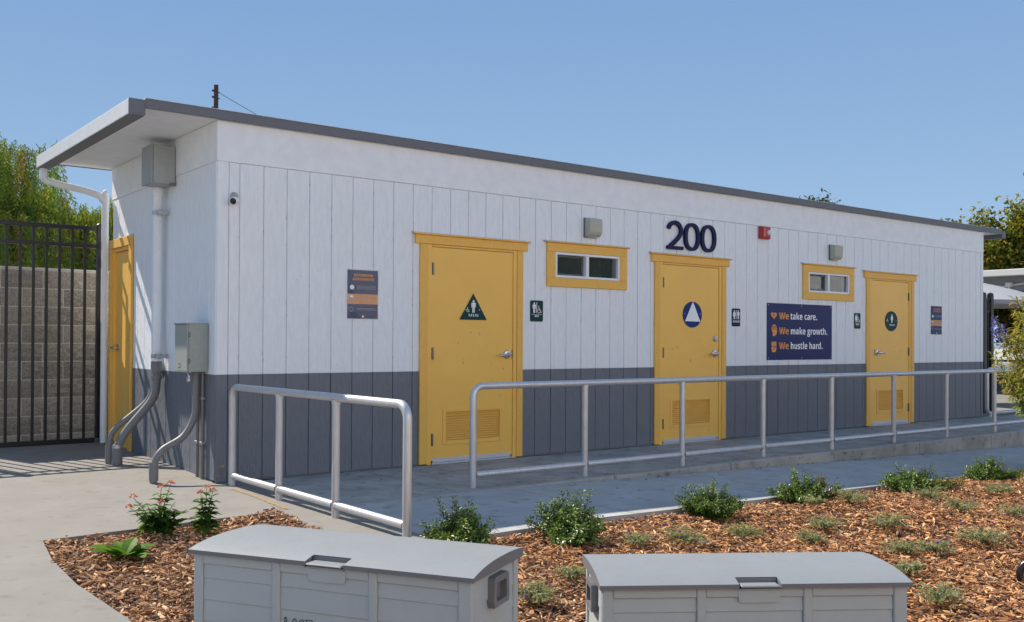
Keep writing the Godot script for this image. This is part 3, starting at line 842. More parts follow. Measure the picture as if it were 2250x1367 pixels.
# ---------------------------------------------------------------- block wall and fence
func build_block_wall():
	var z := -3.42
	var wall := thing("block_wall", "tan split face concrete block wall behind the black fence", "wall", Vector3(0, 0, 0))
	var mb := MB.new()
	mb.box(Vector3(-1.5, -0.1, z - 0.19), Vector3(2.6, 1.845, z - 0.009))
	obj(mb, "mortar", M.mortar, wall)
	# rough faced block meshes, a few variants
	var variants := []
	var r := RandomNumberGenerator.new(); r.seed = 77
	for v in 6:
		var b := MB.new()
		var nx := 7; var ny := 4
		var hgt := []
		for i in nx + 1:
			var row := []
			for j in ny + 1:
				var edge: bool = i == 0 or j == 0 or i == nx or j == ny
				row.append(0.0 if edge else r.randf_range(0.004, 0.022))
			hgt.append(row)
		for i in nx:
			for j in ny:
				var q := []
				for k in [[0, 0], [1, 0], [1, 1], [0, 1]]:
					var ii: int = i + k[0]; var jj: int = j + k[1]
					q.append(Vector3(0.386 * ii / nx, 0.178 * jj / ny, hgt[ii][jj]))
				b.quadn(q[0], q[1], q[2], q[3], Vector3(0, 0, 1))
		for e in [[Vector3(0, 0, 0), Vector3(0.386, 0, 0), Vector3(0, -1, 0)], [Vector3(0, 0.178, 0), Vector3(0.386, 0.178, 0), Vector3(0, 1, 0)], [Vector3(0, 0, 0), Vector3(0, 0.178, 0), Vector3(-1, 0, 0)], [Vector3(0.386, 0, 0), Vector3(0.386, 0.178, 0), Vector3(1, 0, 0)]]:
			b.quad(e[0], e[1], e[1] - Vector3(0, 0, 0.02), e[0] - Vector3(0, 0, 0.02), e[2])
		variants.append(b.st.commit())
	for row in 10:
		var y := -0.035 + 0.1875 * row
		var off := 0.1975 if row % 2 == 1 else 0.0
		for k in 10:
			var x := -1.5 + off + 0.395 * k
			if x > 2.2: continue
			mesh_node(variants[r.randi() % 6], "block", [M.block_a, M.block_b, M.block_c][r.randi() % 3], wall, Transform3D(Basis.IDENTITY, Vector3(x, y, z - 0.006)))
	mb = MB.new()
	mb.box(Vector3(-1.51, 1.8455, z - 0.2), Vector3(2.61, 1.862, z + 0.004), 0.004)
	obj(mb, "cap", M.mortar, wall)

func build_fence():
	var z := -3.08
	var f := thing("iron_fence", "black iron picket fence with two top rails beside the building", "fence")
	var specs := [[-1.80, -0.085], [-4.2, -1.86]]
	for s in specs:
		var x0: float = s[0]; var x1: float = s[1]
		for y in [[2.265, 0.042], [2.085, 0.038], [0.095, 0.045]]:
			var mb := MB.new(); mb.box(Vector3(x0, y[0] - y[1] * 0.5, z - 0.02), Vector3(x1, y[0] + y[1] * 0.5, z + 0.02), 0.003)
			obj(mb, "rail", M.black_iron, f)
		var pk := MB.new(); pk.box(Vector3(-0.0125, 0.118, -0.0125), Vector3(0.0125, 2.243, 0.0125), 0.002)
		var pm := pk.st.commit()
		var n := int((x1 - x0) / 0.1205)
		for i in n:
			mesh_node(pm, "picket", M.black_iron, f, Transform3D(Basis.IDENTITY, Vector3(x1 - 0.115 - i * 0.1205, 0, z)))
	for x in [-0.052, -1.83]:
		var mb := MB.new(); mb.box(Vector3(x - 0.034, 0.02, z - 0.034), Vector3(x + 0.034, 2.30, z + 0.034), 0.004)
		var post := obj(mb, "post", M.black_iron, f)
		mb = MB.new()
		mb.xf = Transform3D(Basis(Vector3.RIGHT, -PI / 2), Vector3(x, 2.30, z))
		mb.lathe([Vector2(0.040, 0.0), Vector2(0.040, 0.008), Vector2(0.028, 0.022), Vector2(0, 0.028)], 12)
		obj(mb, "post_cap", M.black_iron, post)
	var lk := MB.new(); lk.box(Vector3(-0.10, 0.055, z + 0.02), Vector3(-0.06, 0.115, z + 0.05), 0.004)
	obj(lk, "latch", M.hinge_metal, f)

# ---------------------------------------------------------------- railings
func arc(c: Vector3, u: Vector3, v: Vector3, r: float, n := 6) -> Array:
	var out := []
	for k in n + 1:
		var a := PI / 2 * k / n
		out.append(c + u * r * cos(a) + v * r * sin(a))
	return out

func railing(label: String, a: Vector3, b: Vector3, posts: Array, top: float, low: float, foot: Callable, ra := true, rb := true, rl := 0.027):
	var t := thing("handrail", label, "railing")
	var d := (b - a).normalized()
	var R := 0.085
	# hoop: end posts and the top rail are one bent pipe
	var pts := []
	var up := Vector3.UP
	if ra:
		pts.append(Vector3(a.x, foot.call(a) - 0.08, a.z))
		for q in arc(a + d * R + up * (top - R), -d, up, R): pts.append(q)
	else: pts.append(a + up * top)
	if rb:
		var e := arc(b - d * R + up * (top - R), d, up, R); e.reverse()
		for q in e: pts.append(q)
		pts.append(Vector3(b.x, foot.call(b) - 0.08, b.z))
	else: pts.append(b + up * top)
	var mb := MB.new(); mb.tube(pts, rl, 14)
	obj(mb, "top_rail", M.galvanised, t)
	var all := [a] + posts + [b]
	for i in all.size() - 1:
		var gap := 0.027
		mb = MB.new(); mb.tube([all[i] + d * gap + up * low, all[i + 1] - d * (gap if (i < all.size() - 2 or rb) else 0.0) + up * low], rl * 0.93, 14)
		obj(mb, "lower_rail", M.galvanised, t)
	for q in posts:
		mb = MB.new(); mb.tube([Vector3(q.x, foot.call(q) - 0.08, q.z), q + up * (top - rl * 0.8)], rl * 0.96, 14)
		obj(mb, "post", M.galvanised, t)
		for s in [-1.0, 1.0]:
			mb = MB.new(); mb.tube([q + d * s * rl * 0.7 + up * low, q + d * s * (rl * 1.35) + up * low], [rl * 1.12, rl * 1.0], 12, false)
			obj(mb, "weld", M.galvanised, t)
		mb = MB.new(); mb.tube([q + up * (top - rl * 1.7), q + up * (top - rl * 0.5)], [rl * 0.99, rl * 1.2], 12, false)
		obj(mb, "weld", M.galvanised, t)
	return t

func build_rails():
	var flat := func(_q): return 0.0
	var z := 1.35
	var ps := []
	for x in [2.68, 3.885, 5.06, 6.215, 7.42, 8.58, 9.78]: ps.append(Vector3(x, 0, z))
	railing("long galvanised pipe railing running along the landing past three doors", Vector3(1.52, 0, z), Vector3(11.4, 0, z), ps, 0.782, 0.097, flat)
	railing("short galvanised pipe railing standing in sun at the building corner", Vector3(0.07, 0, 0.167), Vector3(0.07, 0, 2.735), [Vector3(0.07, 0, 1.02), Vector3(0.07, 0, 1.872)], 0.765, 0.077, flat)
	var x0 := 12.27
	var t := thing("handrail", "pipe railing with rounded lower corner beyond the building's far corner", "railing")
	var mb := MB.new()
	var pts := [Vector3(16.0, 0.74, 0.03)]
	for q in arc(Vector3(x0 + 0.09, 0.65, 0.03), Vector3.UP, Vector3(-1, 0, 0), 0.09): pts.append(q)
	for q in arc(Vector3(x0 + 0.09, 0.14, 0.03), Vector3(-1, 0, 0), Vector3.DOWN, 0.09): pts.append(q)
	pts.append(Vector3(16.0, 0.05, 0.03))
	mb.tube(pts, 0.026, 12)
	obj(mb, "hoop", M.galvanised, t)
	for x in [12.36, 13.9, 15.4]:
		mb = MB.new(); mb.tube([Vector3(x, -0.1, 0.03), Vector3(x, 0.05, 0.03)], 0.026, 10)
		obj(mb, "foot", M.galvanised, t)

# ---------------------------------------------------------------- conduits and boxes on the end wall
func smooth(raw: Array, n := 7) -> Array:
	var out := []
	for i in raw.size() - 1:
		var p0: Vector3 = raw[maxi(i - 1, 0)]; var p3: Vector3 = raw[mini(i + 2, raw.size() - 1)]
		for k in n: out.append(raw[i].cubic_interpolate(raw[i + 1], p0, p3, k / float(n)))
	out.append(raw[-1])
	return out

func collar(parent: Node, p: Vector3, d: Vector3, r: float, l: float, m: Material, called := "coupling"):
	var mb := MB.new()
	mb.tube([p - d * l * 0.5, p - d * l * 0.42, p + d * l * 0.42, p + d * l * 0.5], [r * 0.9, r, r, r * 0.9], 14)
	obj(mb, called, m, parent)

func build_electrics():
	# junction box under the soffit
	var jb := thing("junction_box", "grey metal junction box fixed under the roof overhang", "electrical box")
	var mb := MB.new(); mb.box(Vector3(-0.20, 2.465, -1.215), Vector3(-0.006, 2.795, -0.945), 0.006)
	obj(mb, "housing", M.box_galv, jb)
	mb = MB.new(); mb.box(Vector3(-0.212, 2.462, -1.218), Vector3(-0.2015, 2.80, -0.942), 0.004)
	obj(mb, "cover", M.box_galv, jb)
	mb = MB.new(); mb.box(Vector3(-0.06, 2.455, -0.975), Vector3(-0.008, 2.48, -0.93), 0.004)
	obj(mb, "hub", M.hinge_metal, jb)
	# white riser pipe below it
	var riser := thing("riser_pipe", "white painted pipe dropping from the box under the overhang", "pipe")
	mb = MB.new(); mb.tube([Vector3(-0.075, 2.466, -1.20), Vector3(-0.075, 0.93, -1.20)], 0.042, 14)
	obj(mb, "pipe", M.white_paint, riser)
	collar(riser, Vector3(-0.075, 2.43, -1.20), Vector3.UP, 0.053, 0.07, M.white_paint)
	for y in [2.24, 0.985]:
		mb = MB.new(); mb.box(Vector3(-0.13, y - 0.018, -1.13), Vector3(-0.005, y + 0.018, -1.115), 0.003)
		mb.box(Vector3(-0.11, y - 0.022, -1.114), Vector3(-0.07, y + 0.022, -1.075), 0.004)
		mb.tube([Vector3(-0.075, y - 0.016, -1.20), Vector3(-0.075, y + 0.016, -1.20)], 0.046, 14)
		obj(mb, "clamp", M.steel_brushed, riser)
	mb = MB.new(); mb.tube([Vector3(-0.022, 2.42, -1.34), Vector3(-0.022, 0.9, -1.34)], 0.015, 10)
	obj(mb, "thin_pipe", M.white_paint, riser)
	# two grey conduits sweeping out from the riser to the ground
	var g1 := gy(-1.27)
	var c1 := thing("conduit", "thick grey conduit sweeping from the riser pipe to the ground", "conduit", Vector3.ZERO, "grey conduits")
	var p1 := smooth([Vector3(-0.075, 0.93, -1.20), Vector3(-0.075, 0.75, -1.20), Vector3(-0.11, 0.60, -1.21), Vector3(-0.30, 0.355, -1.24), Vector3(-0.375, 0.22, -1.255), Vector3(-0.385, 0.12, -1.26), Vector3(-0.385, g1 - 0.05, -1.26)])
	mb = MB.new(); mb.tube(p1, 0.036, 14)
	obj(mb, "pipe", M.conduit_grey, c1)
	collar(c1, Vector3(-0.075, 0.89, -1.20), Vector3.UP, 0.047, 0.10, M.conduit_grey)
	collar(c1, Vector3(-0.075, 0.80, -1.20), Vector3.UP, 0.049, 0.035, M.conduit_grey, "clamp")
	collar(c1, Vector3(-0.385, 0.11, -1.26), Vector3.UP, 0.044, 0.16, M.conduit_grey)
	collar(c1, Vector3(-0.384, 0.205, -1.259), Vector3.UP, 0.043, 0.03, M.steel_brushed, "clamp")
	var c2 := thing("conduit", "slimmer grey conduit bending out behind the thick one", "conduit", Vector3.ZERO, "grey conduits")
	var p2 := smooth([Vector3(-0.06, 0.91, -1.30), Vector3(-0.06, 0.76, -1.30), Vector3(-0.12, 0.58, -1.32), Vector3(-0.36, 0.36, -1.37), Vector3(-0.41, 0.26, -1.38), Vector3(-0.415, 0.16, -1.38), Vector3(-0.415, g1 - 0.05, -1.38)])
	mb = MB.new(); mb.tube(p2, 0.026, 12)
	obj(mb, "pipe", M.conduit_grey, c2)
	collar(c2, Vector3(-0.415, 0.13, -1.38), Vector3.UP, 0.036, 0.17, M.conduit_grey)
	collar(c2, Vector3(-0.413, 0.235, -1.38), Vector3.UP, 0.034, 0.03, M.conduit_grey, "clamp")
	# grey green cabinet
	var cab := thing("electrical_cabinet", "grey green electrical cabinet with a padlock on the end wall", "electrical box")
	mb = MB.new(); mb.box(Vector3(-0.165, 0.874, -0.43), Vector3(-0.006, 1.262, -0.152), 0.005)
	obj(mb, "housing", M.box_grey, cab)
	mb = MB.new(); mb.box(Vector3(-0.178, 0.878, -0.432), Vector3(-0.1655, 1.252, -0.150), 0.004)
	obj(mb, "door", M.box_grey, cab)
	mb = MB.new(); mb.box(Vector3(-0.188, 1.2525, -0.436), Vector3(-0.10, 1.264, -0.146), 0.003)
	obj(mb, "rain_lip", M.box_grey, cab)
	for y in [0.96, 1.17]:
		mb = MB.new(); mb.box(Vector3(-0.17, y - 0.02, -0.1495), Vector3(-0.152, y + 0.02, -0.144), 0.001)
		obj(mb, "hinge", M.conduit_grey, cab)
	mb = MB.new(); mb.box(Vector3(-0.1795, 0.905, -0.335), Vector3(-0.1782, 0.94, -0.300))
	var lab := obj(mb, "label_plate", M.ink, cab)
	mb = MB.new(); mb.box(Vector3(-0.1805, 0.912, -0.325), Vector3(-0.1797, 0.931, -0.312))
	obj(mb, "print", M.sign_white, lab)
	var pl := thing("padlock", "small steel padlock hanging under the grey green cabinet", "padlock")
	mb = MB.new(); mb.box(Vector3(-0.155, 0.795, -0.235), Vector3(-0.13, 0.832, -0.195), 0.005)
	obj(mb, "body", M.steel_brushed, pl)
	mb = MB.new(); mb.tube([Vector3(-0.142, 0.83, -0.23), Vector3(-0.142, 0.858, -0.228), Vector3(-0.142, 0.872, -0.215), Vector3(-0.142, 0.858, -0.202), Vector3(-0.142, 0.83, -0.20)], 0.005, 8)
	obj(mb, "shackle", M.steel, pl)
	# conduit from the cabinet
	var c3 := thing("conduit", "grey conduit curving from the electrical cabinet out to the ground", "conduit", Vector3.ZERO, "grey conduits")
	var gq := gy(-0.22)
	mb = MB.new(); mb.tube(smooth([Vector3(-0.07, 0.874, -0.25), Vector3(-0.07, 0.70, -0.25), Vector3(-0.078, 0.52, -0.25), Vector3(-0.17, 0.36, -0.245), Vector3(-0.34, 0.26, -0.235), Vector3(-0.40, 0.15, -0.23), Vector3(-0.405, gq - 0.05, -0.23)]), 0.0275, 12)
	obj(mb, "pipe", M.conduit_grey, c3)
	collar(c3, Vector3(-0.07, 0.862, -0.25), Vector3.UP, 0.04, 0.022, M.conduit_grey)
	collar(c3, Vector3(-0.404, 0.10, -0.23), Vector3.UP, 0.036, 0.15, M.conduit_grey)
	for k in 2:
		var zz: float = [-0.335, -0.225][k]
		var c4 := thing("conduit", ["thin straight conduit running down the wall under the padlock", "thin straight conduit on the wall behind the curving conduit"][k], "conduit", Vector3.ZERO, "grey conduits")
		mb = MB.new(); mb.tube([Vector3(-0.022, 0.875, zz), Vector3(-0.022, gy(zz) - 0.03, zz)], 0.0125, 10)
		obj(mb, "pipe", M.conduit_grey, c4)
		for y in [0.66, 0.3]:
			mb = MB.new(); mb.box(Vector3(-0.036, y - 0.012, zz - 0.03), Vector3(-0.004, y + 0.012, zz + 0.018), 0.003)
			obj(mb, "clamp", M.steel_brushed, c4)

# ---------------------------------------------------------------- lamps, camera, alarm
func build_wall_fittings():
	var i := 0
	for x in [3.865, 8.135]:
		var t := thing("wall_lamp", ["beige wall lamp above the small window beside the first door", "beige wall lamp above the small window over the navy banner"][i], "lamp", Vector3.ZERO, "wall lamps over the windows")
		i += 1
		var mb := MB.new(); mb.box(Vector3(x, 2.205, 0.0015), Vector3(x + 0.175, 2.408, 0.020), 0.004)
		obj(mb, "back_plate", M.lamp_dark, t)
		# wedge hood: deeper at the top front, rounded corner below
		mb = MB.new()
		mb.xf = Transform3D(Basis(Vector3(0, 0, 1), Vector3.UP, Vector3(-1, 0, 0)), Vector3(x + 0.180, 0, 0))
		mb.prism(PackedVector2Array([Vector2(0.021, 2.212), Vector2(0.055, 2.214), Vector2(0.078, 2.232), Vector2(0.092, 2.26), Vector2(0.098, 2.37), Vector2(0.088, 2.392), Vector2(0.06, 2.402), Vector2(0.021, 2.404)]), 0.0, 0.172)
		obj(mb, "hood", M.lamp_beige, t)
		mb = MB.new(); mb.box(Vector3(x + 0.04, 2.2065, 0.03), Vector3(x + 0.14, 2.2112, 0.06))
		obj(mb, "lens", M.clear_plastic, t)
	# fire alarm strobe
	var t := thing("fire_alarm", "red fire alarm strobe high on the wall right of the number", "fire alarm")
	var mb := MB.new(); mb.box(Vector3(6.695, 2.385, 0.0015), Vector3(6.875, 2.535, 0.05), 0.008)
	obj(mb, "body", M.red, t)
	mb = MB.new(); mb.box(Vector3(6.712, 2.40, 0.0505), Vector3(6.86, 2.52, 0.062), 0.008)
	obj(mb, "front", M.red, t)
	mb = MB.new()
	mb.xf = Transform3D(Basis.IDENTITY, Vector3(6.825, 2.462, 0.0625))
	mb.lathe([Vector2(0.034, 0), Vector2(0.03, 0.014), Vector2(0.016, 0.024), Vector2(0, 0.026)], 14)
	obj(mb, "strobe", M.clear_plastic, t)
	for c in [["F", 2.49], ["I", 2.465], ["R", 2.44], ["E", 2.415]]:
		var o := text(c[0], Vector2(6.742, c[1]), 0.0, 0.017, 0.0625, 0.001, M.sign_white, t)
		o.name = "letter"
	# security camera
	t = thing("security_camera", "small grey and white security camera near the wall corner", "camera")
	mb = MB.new()
	mb.xf = Transform3D(Basis.IDENTITY, Vector3(0.135, 2.272, 0.0))
	mb.lathe([Vector2(0.033, 0.0015), Vector2(0.033, 0.012), Vector2(0.022, 0.02), Vector2(0.018, 0.05), Vector2(0, 0.055)], 16)
	obj(mb, "mount", M.box_galv, t)
	var bas := Basis(Vector3.UP, deg_to_rad(-38)) * Basis(Vector3.RIGHT, deg_to_rad(14))
	mb = MB.new(); mb.xf = Transform3D(bas, Vector3(0.130, 2.235, 0.035))
	mb.lathe([Vector2(0, -0.03), Vector2(0.022, -0.03), Vector2(0.031, -0.01), Vector2(0.0315, 0.055), Vector2(0.027, 0.058), Vector2(0.025, 0.05)], 18)
	obj(mb, "housing", M.vinyl, t)
	mb = MB.new(); mb.xf = Transform3D(bas, Vector3(0.130, 2.235, 0.035))
	mb.lathe([Vector2(0.0248, 0.046), Vector2(0.0248, 0.05), Vector2(0.012, 0.053), Vector2(0, 0.054)], 16)
	obj(mb, "lens", M.black_plastic, t)

# ---------------------------------------------------------------- lettering and signs
var fonts := {}
func font(bold: bool) -> Font:
	if not fonts.has(bold):
		var f := SystemFont.new()
		f.font_names = PackedStringArray(["Droid Sans"])
		f.font_weight = 700 if bold else 400
		fonts[bold] = f
	return fonts[bold]

# lower-left placed text: width 0 keeps the font's own proportions for cap height h
func text(s: String, at: Vector2, width: float, h: float, z: float, depth: float, m: Material, parent: Node, bold := true) -> MeshInstance3D:
	var tm := TextMesh.new()
	tm.text = s; tm.font = font(bold); tm.font_size = 64; tm.pixel_size = 0.01; tm.depth = 0.01; tm.curve_step = 1.0
	tm.horizontal_alignment = HORIZONTAL_ALIGNMENT_LEFT
	tm.vertical_alignment = VERTICAL_ALIGNMENT_CENTER
	var cap := TextMesh.new()
	cap.text = "H"; cap.font = font(bold); cap.font_size = 64; cap.pixel_size = 0.01; cap.depth = 0.01
	cap.horizontal_alignment = HORIZONTAL_ALIGNMENT_LEFT
	cap.vertical_alignment = VERTICAL_ALIGNMENT_CENTER
	var ab := tm.get_aabb(); var cb := cap.get_aabb()
	var sy := h / cb.size.y
	var sx := width / ab.size.x if width > 0.0 else sy
	var sz := depth / 0.01
	var b := Basis.from_scale(Vector3(sx, sy, sz))
	return mesh_node(tm, "lettering", m, parent, Transform3D(b, Vector3(at.x - ab.position.x * sx, at.y - cb.position.y * sy, z + depth * 0.5)))

func figure(mb: MB, c: Vector2, h: float, z: float, woman: bool, ax := 1.06):
	# standing pictogram, feet at c, height h
	var u := h
	mb.prism(ell(c.x, c.y + u * 0.915, u * 0.085 * ax, u * 0.085, 14), z, z + 0.0015)
	var P := PackedVector2Array()
	var pts: Array
	if woman:
		pts = [[-.10, 0], [-.01, 0], [-.01, .30], [.01, .30], [.01, 0], [.10, 0], [.10, .30], [.22, .30], [.12, .62], [.20, .48], [.25, .50], [.14, .80], [-.14, .80], [-.25, .50], [-.20, .48], [-.12, .62], [-.22, .30], [-.10, .30]]
	else:
		pts = [[-.105, 0], [-.015, 0], [-.015, .44], [.015, .44], [.015, 0], [.105, 0], [.105, .70], [.135, .70], [.135, .42], [.20, .42], [.20, .76], [.15, .805], [-.15, .805], [-.20, .76], [-.20, .42], [-.135, .42], [-.135, .70], [-.105, .70]]
	for q in pts: P.append(Vector2(c.x + q[0] * u * ax, c.y + q[1] * u))
	mb.prism(P, z, z + 0.0015)

func wheelchair(mb: MB, c: Vector2, h: float, z: float):
	# c = centre of the wheel
	var a := []
	for k in 12:
		var t := deg_to_rad(140 + 235.0 * k / 11.0)
		a.append(Vector2(c.x + cos(t) * h * 0.31, c.y + sin(t) * h * 0.31))
	mb.stroke(a, h * 0.085, z, z + 0.0015)
	mb.prism(ell(c.x - h * 0.06, c.y + h * 0.62, h * 0.085, h * 0.085, 10), z, z + 0.0015)
	mb.stroke([c + Vector2(-h * 0.06, h * 0.48), c + Vector2(-h * 0.03, h * 0.10), c + Vector2(h * 0.22, h * 0.10), c + Vector2(h * 0.34, -h * 0.24), c + Vector2(h * 0.46, -h * 0.20)], h * 0.09, z, z + 0.0015)
	mb.stroke([c + Vector2(-h * 0.05, h * 0.30), c + Vector2(h * 0.18, h * 0.30)], h * 0.08, z, z + 0.0015)

func screw(parent: Node, p: Vector2, z: float, r := 0.006):
	var mb := MB.new(); mb.xf = Transform3D(Basis.IDENTITY, Vector3(p.x, p.y, z))
	mb.lathe([Vector2(r, 0), Vector2(r * 0.8, 0.002), Vector2(0, 0.0028)], 10)
	obj(mb, "screw", M.steel_brushed, parent)

func build_signs():
	# building number
	var num := thing("building_number", "large raised navy number 200 above the middle door", "number")
	var zz0 := 0.006; var zz1 := 0.034
	for cx in [5.493, 5.773]:
		var mb := MB.new()
		var pin := PackedVector2Array(); var pout := PackedVector2Array()
		for k in 40:
			var a := TAU * k / 40
			var ex := func(t): return signf(t) * pow(absf(t), 0.86)
			pout.append(Vector2(cx + 0.129 * ex.call(cos(a)), 2.320 + 0.157 * ex.call(sin(a))))
			pin.append(Vector2(cx + 0.080 * ex.call(cos(a)), 2.320 + 0.120 * ex.call(sin(a))))
		mb.ring(pin, pout, zz0, zz1)
		obj(mb, "digit_zero", M.navy_number, num)
	var two := MB.new()
	var cl := []; 
	for k in 15:
		var a := deg_to_rad(168 - 205.0 * k / 14.0)
		cl.append(Vector2(5.213 + 0.101 * cos(a), 2.374 + 0.088 * sin(a)))
	for q in [Vector2(5.26, 2.285), Vector2(5.20, 2.24), Vector2(5.15, 2.205), Vector2(5.115, 2.178)]: cl.append(q)
	var lft := PackedVector2Array(); var rgt := PackedVector2Array()
	for k in cl.size():
		var d: Vector2 = (cl[mini(k + 1, cl.size() - 1)] - cl[maxi(k - 1, 0)]).normalized()
		var nrm := Vector2(-d.y, d.x) * 0.0225
		lft.append(cl[k] + nrm); rgt.append(cl[k] - nrm)
	for k in cl.size() - 1:
		two.prism(PackedVector2Array([lft[k], lft[k + 1], rgt[k + 1], rgt[k]]), zz0, zz1)
	two.prism(PackedVector2Array([Vector2(5.088, 2.163), Vector2(5.345, 2.163), Vector2(5.345, 2.2), Vector2(5.088, 2.2)]), zz0, zz1 - 0.0006)
	obj(two, "digit_two", M.navy_number, num)
	# triangle sign on the first door
	var t := thing("restroom_sign", "green triangle sign with white figure reading MEN on yellow door", "sign")
	var dz := 0.0045
	var mb := MB.new(); mb.prism(PackedVector2Array([Vector2(2.318, 1.331), Vector2(2.632, 1.331), Vector2(2.475, 1.578)]), dz, dz + 0.006)
	obj(mb, "plate", M.sign_green, t)
	mb = MB.new(); figure(mb, Vector2(2.475, 1.398), 0.118, dz + 0.0062, false)
	obj(mb, "pictogram", M.sign_white, t)
	mb = MB.new(); wheelchair(mb, Vector2(2.408, 1.418), 0.044, dz + 0.0062)
	obj(mb, "wheelchair_symbol", M.sign_white, t)
	text("MEN", Vector2(2.42, 1.362), 0.108, 0.024, dz + 0.0062, 0.0015, M.sign_white, t, false)
	screw(t, Vector2(2.545, 1.425), dz + 0.006); screw(t, Vector2(2.385, 1.425), dz + 0.006)
	# rectangular signs beside the doors
	plate_sign(3.166, 3.328, 1.328, 1.536, "small dark green wall sign with man, wheelchair and word MEN", 0, M.sign_green)
	plate_sign(6.212, 6.362, 1.322, 1.532, "small dark wall sign with two figures beside the middle door", 1, M.sign_slate)
	plate_sign(8.712, 8.857, 1.325, 1.533, "small dark wall sign with woman and wheelchair by third door", 2, M.sign_green)
	# blue disc with white triangle
	t = thing("restroom_sign", "blue round sign with white triangle on the middle yellow door", "sign")
	mb = MB.new(); mb.prism(ell(5.521, 1.444, 0.159, 0.147, 40), dz, dz + 0.006)
	obj(mb, "plate", M.sign_blue, t)
	mb = MB.new(); mb.prism(PackedVector2Array([Vector2(5.395, 1.368), Vector2(5.648, 1.366), Vector2(5.525, 1.589)]), dz + 0.0062, dz + 0.010)
	obj(mb, "triangle", M.sign_white, t)
	screw(t, Vector2(5.390, 1.452), dz + 0.006); screw(t, Vector2(5.652, 1.452), dz + 0.006)
	# green oval on the third door
	t = thing("restroom_sign", "green round sign with white figure reading WOMEN on yellow door", "sign")
	mb = MB.new(); mb.prism(ell(9.604, 1.438, 0.156, 0.139, 40), dz, dz + 0.006)
	obj(mb, "plate", M.sign_green, t)
	mb = MB.new(); figure(mb, Vector2(9.612, 1.417), 0.118, dz + 0.0062, true)
	obj(mb, "pictogram", M.sign_white, t)
	mb = MB.new(); wheelchair(mb, Vector2(9.50, 1.446), 0.044, dz + 0.0062)
	obj(mb, "wheelchair_symbol", M.sign_white, t)
	text("WOMEN", Vector2(9.545, 1.373), 0.140, 0.024, dz + 0.0062, 0.0015, M.sign_white, t, false)
	screw(t, Vector2(9.72, 1.445), dz + 0.006); screw(t, Vector2(9.475, 1.445), dz + 0.006)
	build_banner()
	poster(1.149, 1.449, 1.320, 1.741, "laminated navy and orange notice in a clear sleeve by first door", true)
	poster(10.652, 10.957, 1.265, 1.678, "unsleeved navy and orange notice near the far end of the wall", false)

func plate_sign(x0: float, x1: float, y0: float, y1: float, label: String, kind: int, m: Material):
	var t := thing("restroom_sign", label, "sign")
	var mb := MB.new(); mb.prism(rrect(x0, y0, x1, y1, 0.014), 0.0015, 0.0065)
	obj(mb, "plate", m, t)
	var w := x1 - x0; var z := 0.0067
	mb = MB.new()
	var fy := y0 + 0.085
	if kind == 0:
		figure(mb, Vector2(x0 + w * 0.30, fy), 0.104, z, false)
		wheelchair(mb, Vector2(x0 + w * 0.68, fy + 0.022), 0.068, z)
		mb.prism(PackedVector2Array([Vector2(x0 + w * 0.465, fy), Vector2(x0 + w * 0.505, fy), Vector2(x0 + w * 0.515, fy + 0.104), Vector2(x0 + w * 0.475, fy + 0.104)]), z, z + 0.0015)
	elif kind == 1:
		figure(mb, Vector2(x0 + w * 0.27, fy), 0.104, z, true)
		figure(mb, Vector2(x0 + w * 0.75, fy), 0.104, z, false)
		mb.prism(PackedVector2Array([Vector2(x0 + w * 0.49, fy), Vector2(x0 + w * 0.53, fy), Vector2(x0 + w * 0.53, fy + 0.104), Vector2(x0 + w * 0.49, fy + 0.104)]), z, z + 0.0015)
	else:
		figure(mb, Vector2(x0 + w * 0.28, fy), 0.104, z, true)
		wheelchair(mb, Vector2(x0 + w * 0.68, fy + 0.022), 0.068, z)
		mb.prism(PackedVector2Array([Vector2(x0 + w * 0.475, fy), Vector2(x0 + w * 0.515, fy), Vector2(x0 + w * 0.515, fy + 0.104), Vector2(x0 + w * 0.475, fy + 0.104)]), z, z + 0.0015)
	mb.prism(PackedVector2Array([Vector2(x0 + 0.012, y0 + 0.069), Vector2(x1 - 0.012, y0 + 0.069), Vector2(x1 - 0.012, y0 + 0.072), Vector2(x0 + 0.012, y0 + 0.072)]), z, z + 0.0015)
	obj(mb, "pictogram", M.sign_white, t)
	var s: String = ["MEN", "RESTROOMS", "WOMEN"][kind]
	var tw: float = [0.05, 0.118, 0.075][kind]
	text(s, Vector2((x0 + x1 - tw) * 0.5, y0 + 0.045), tw, 0.017, z, 0.0015, M.sign_white, t)

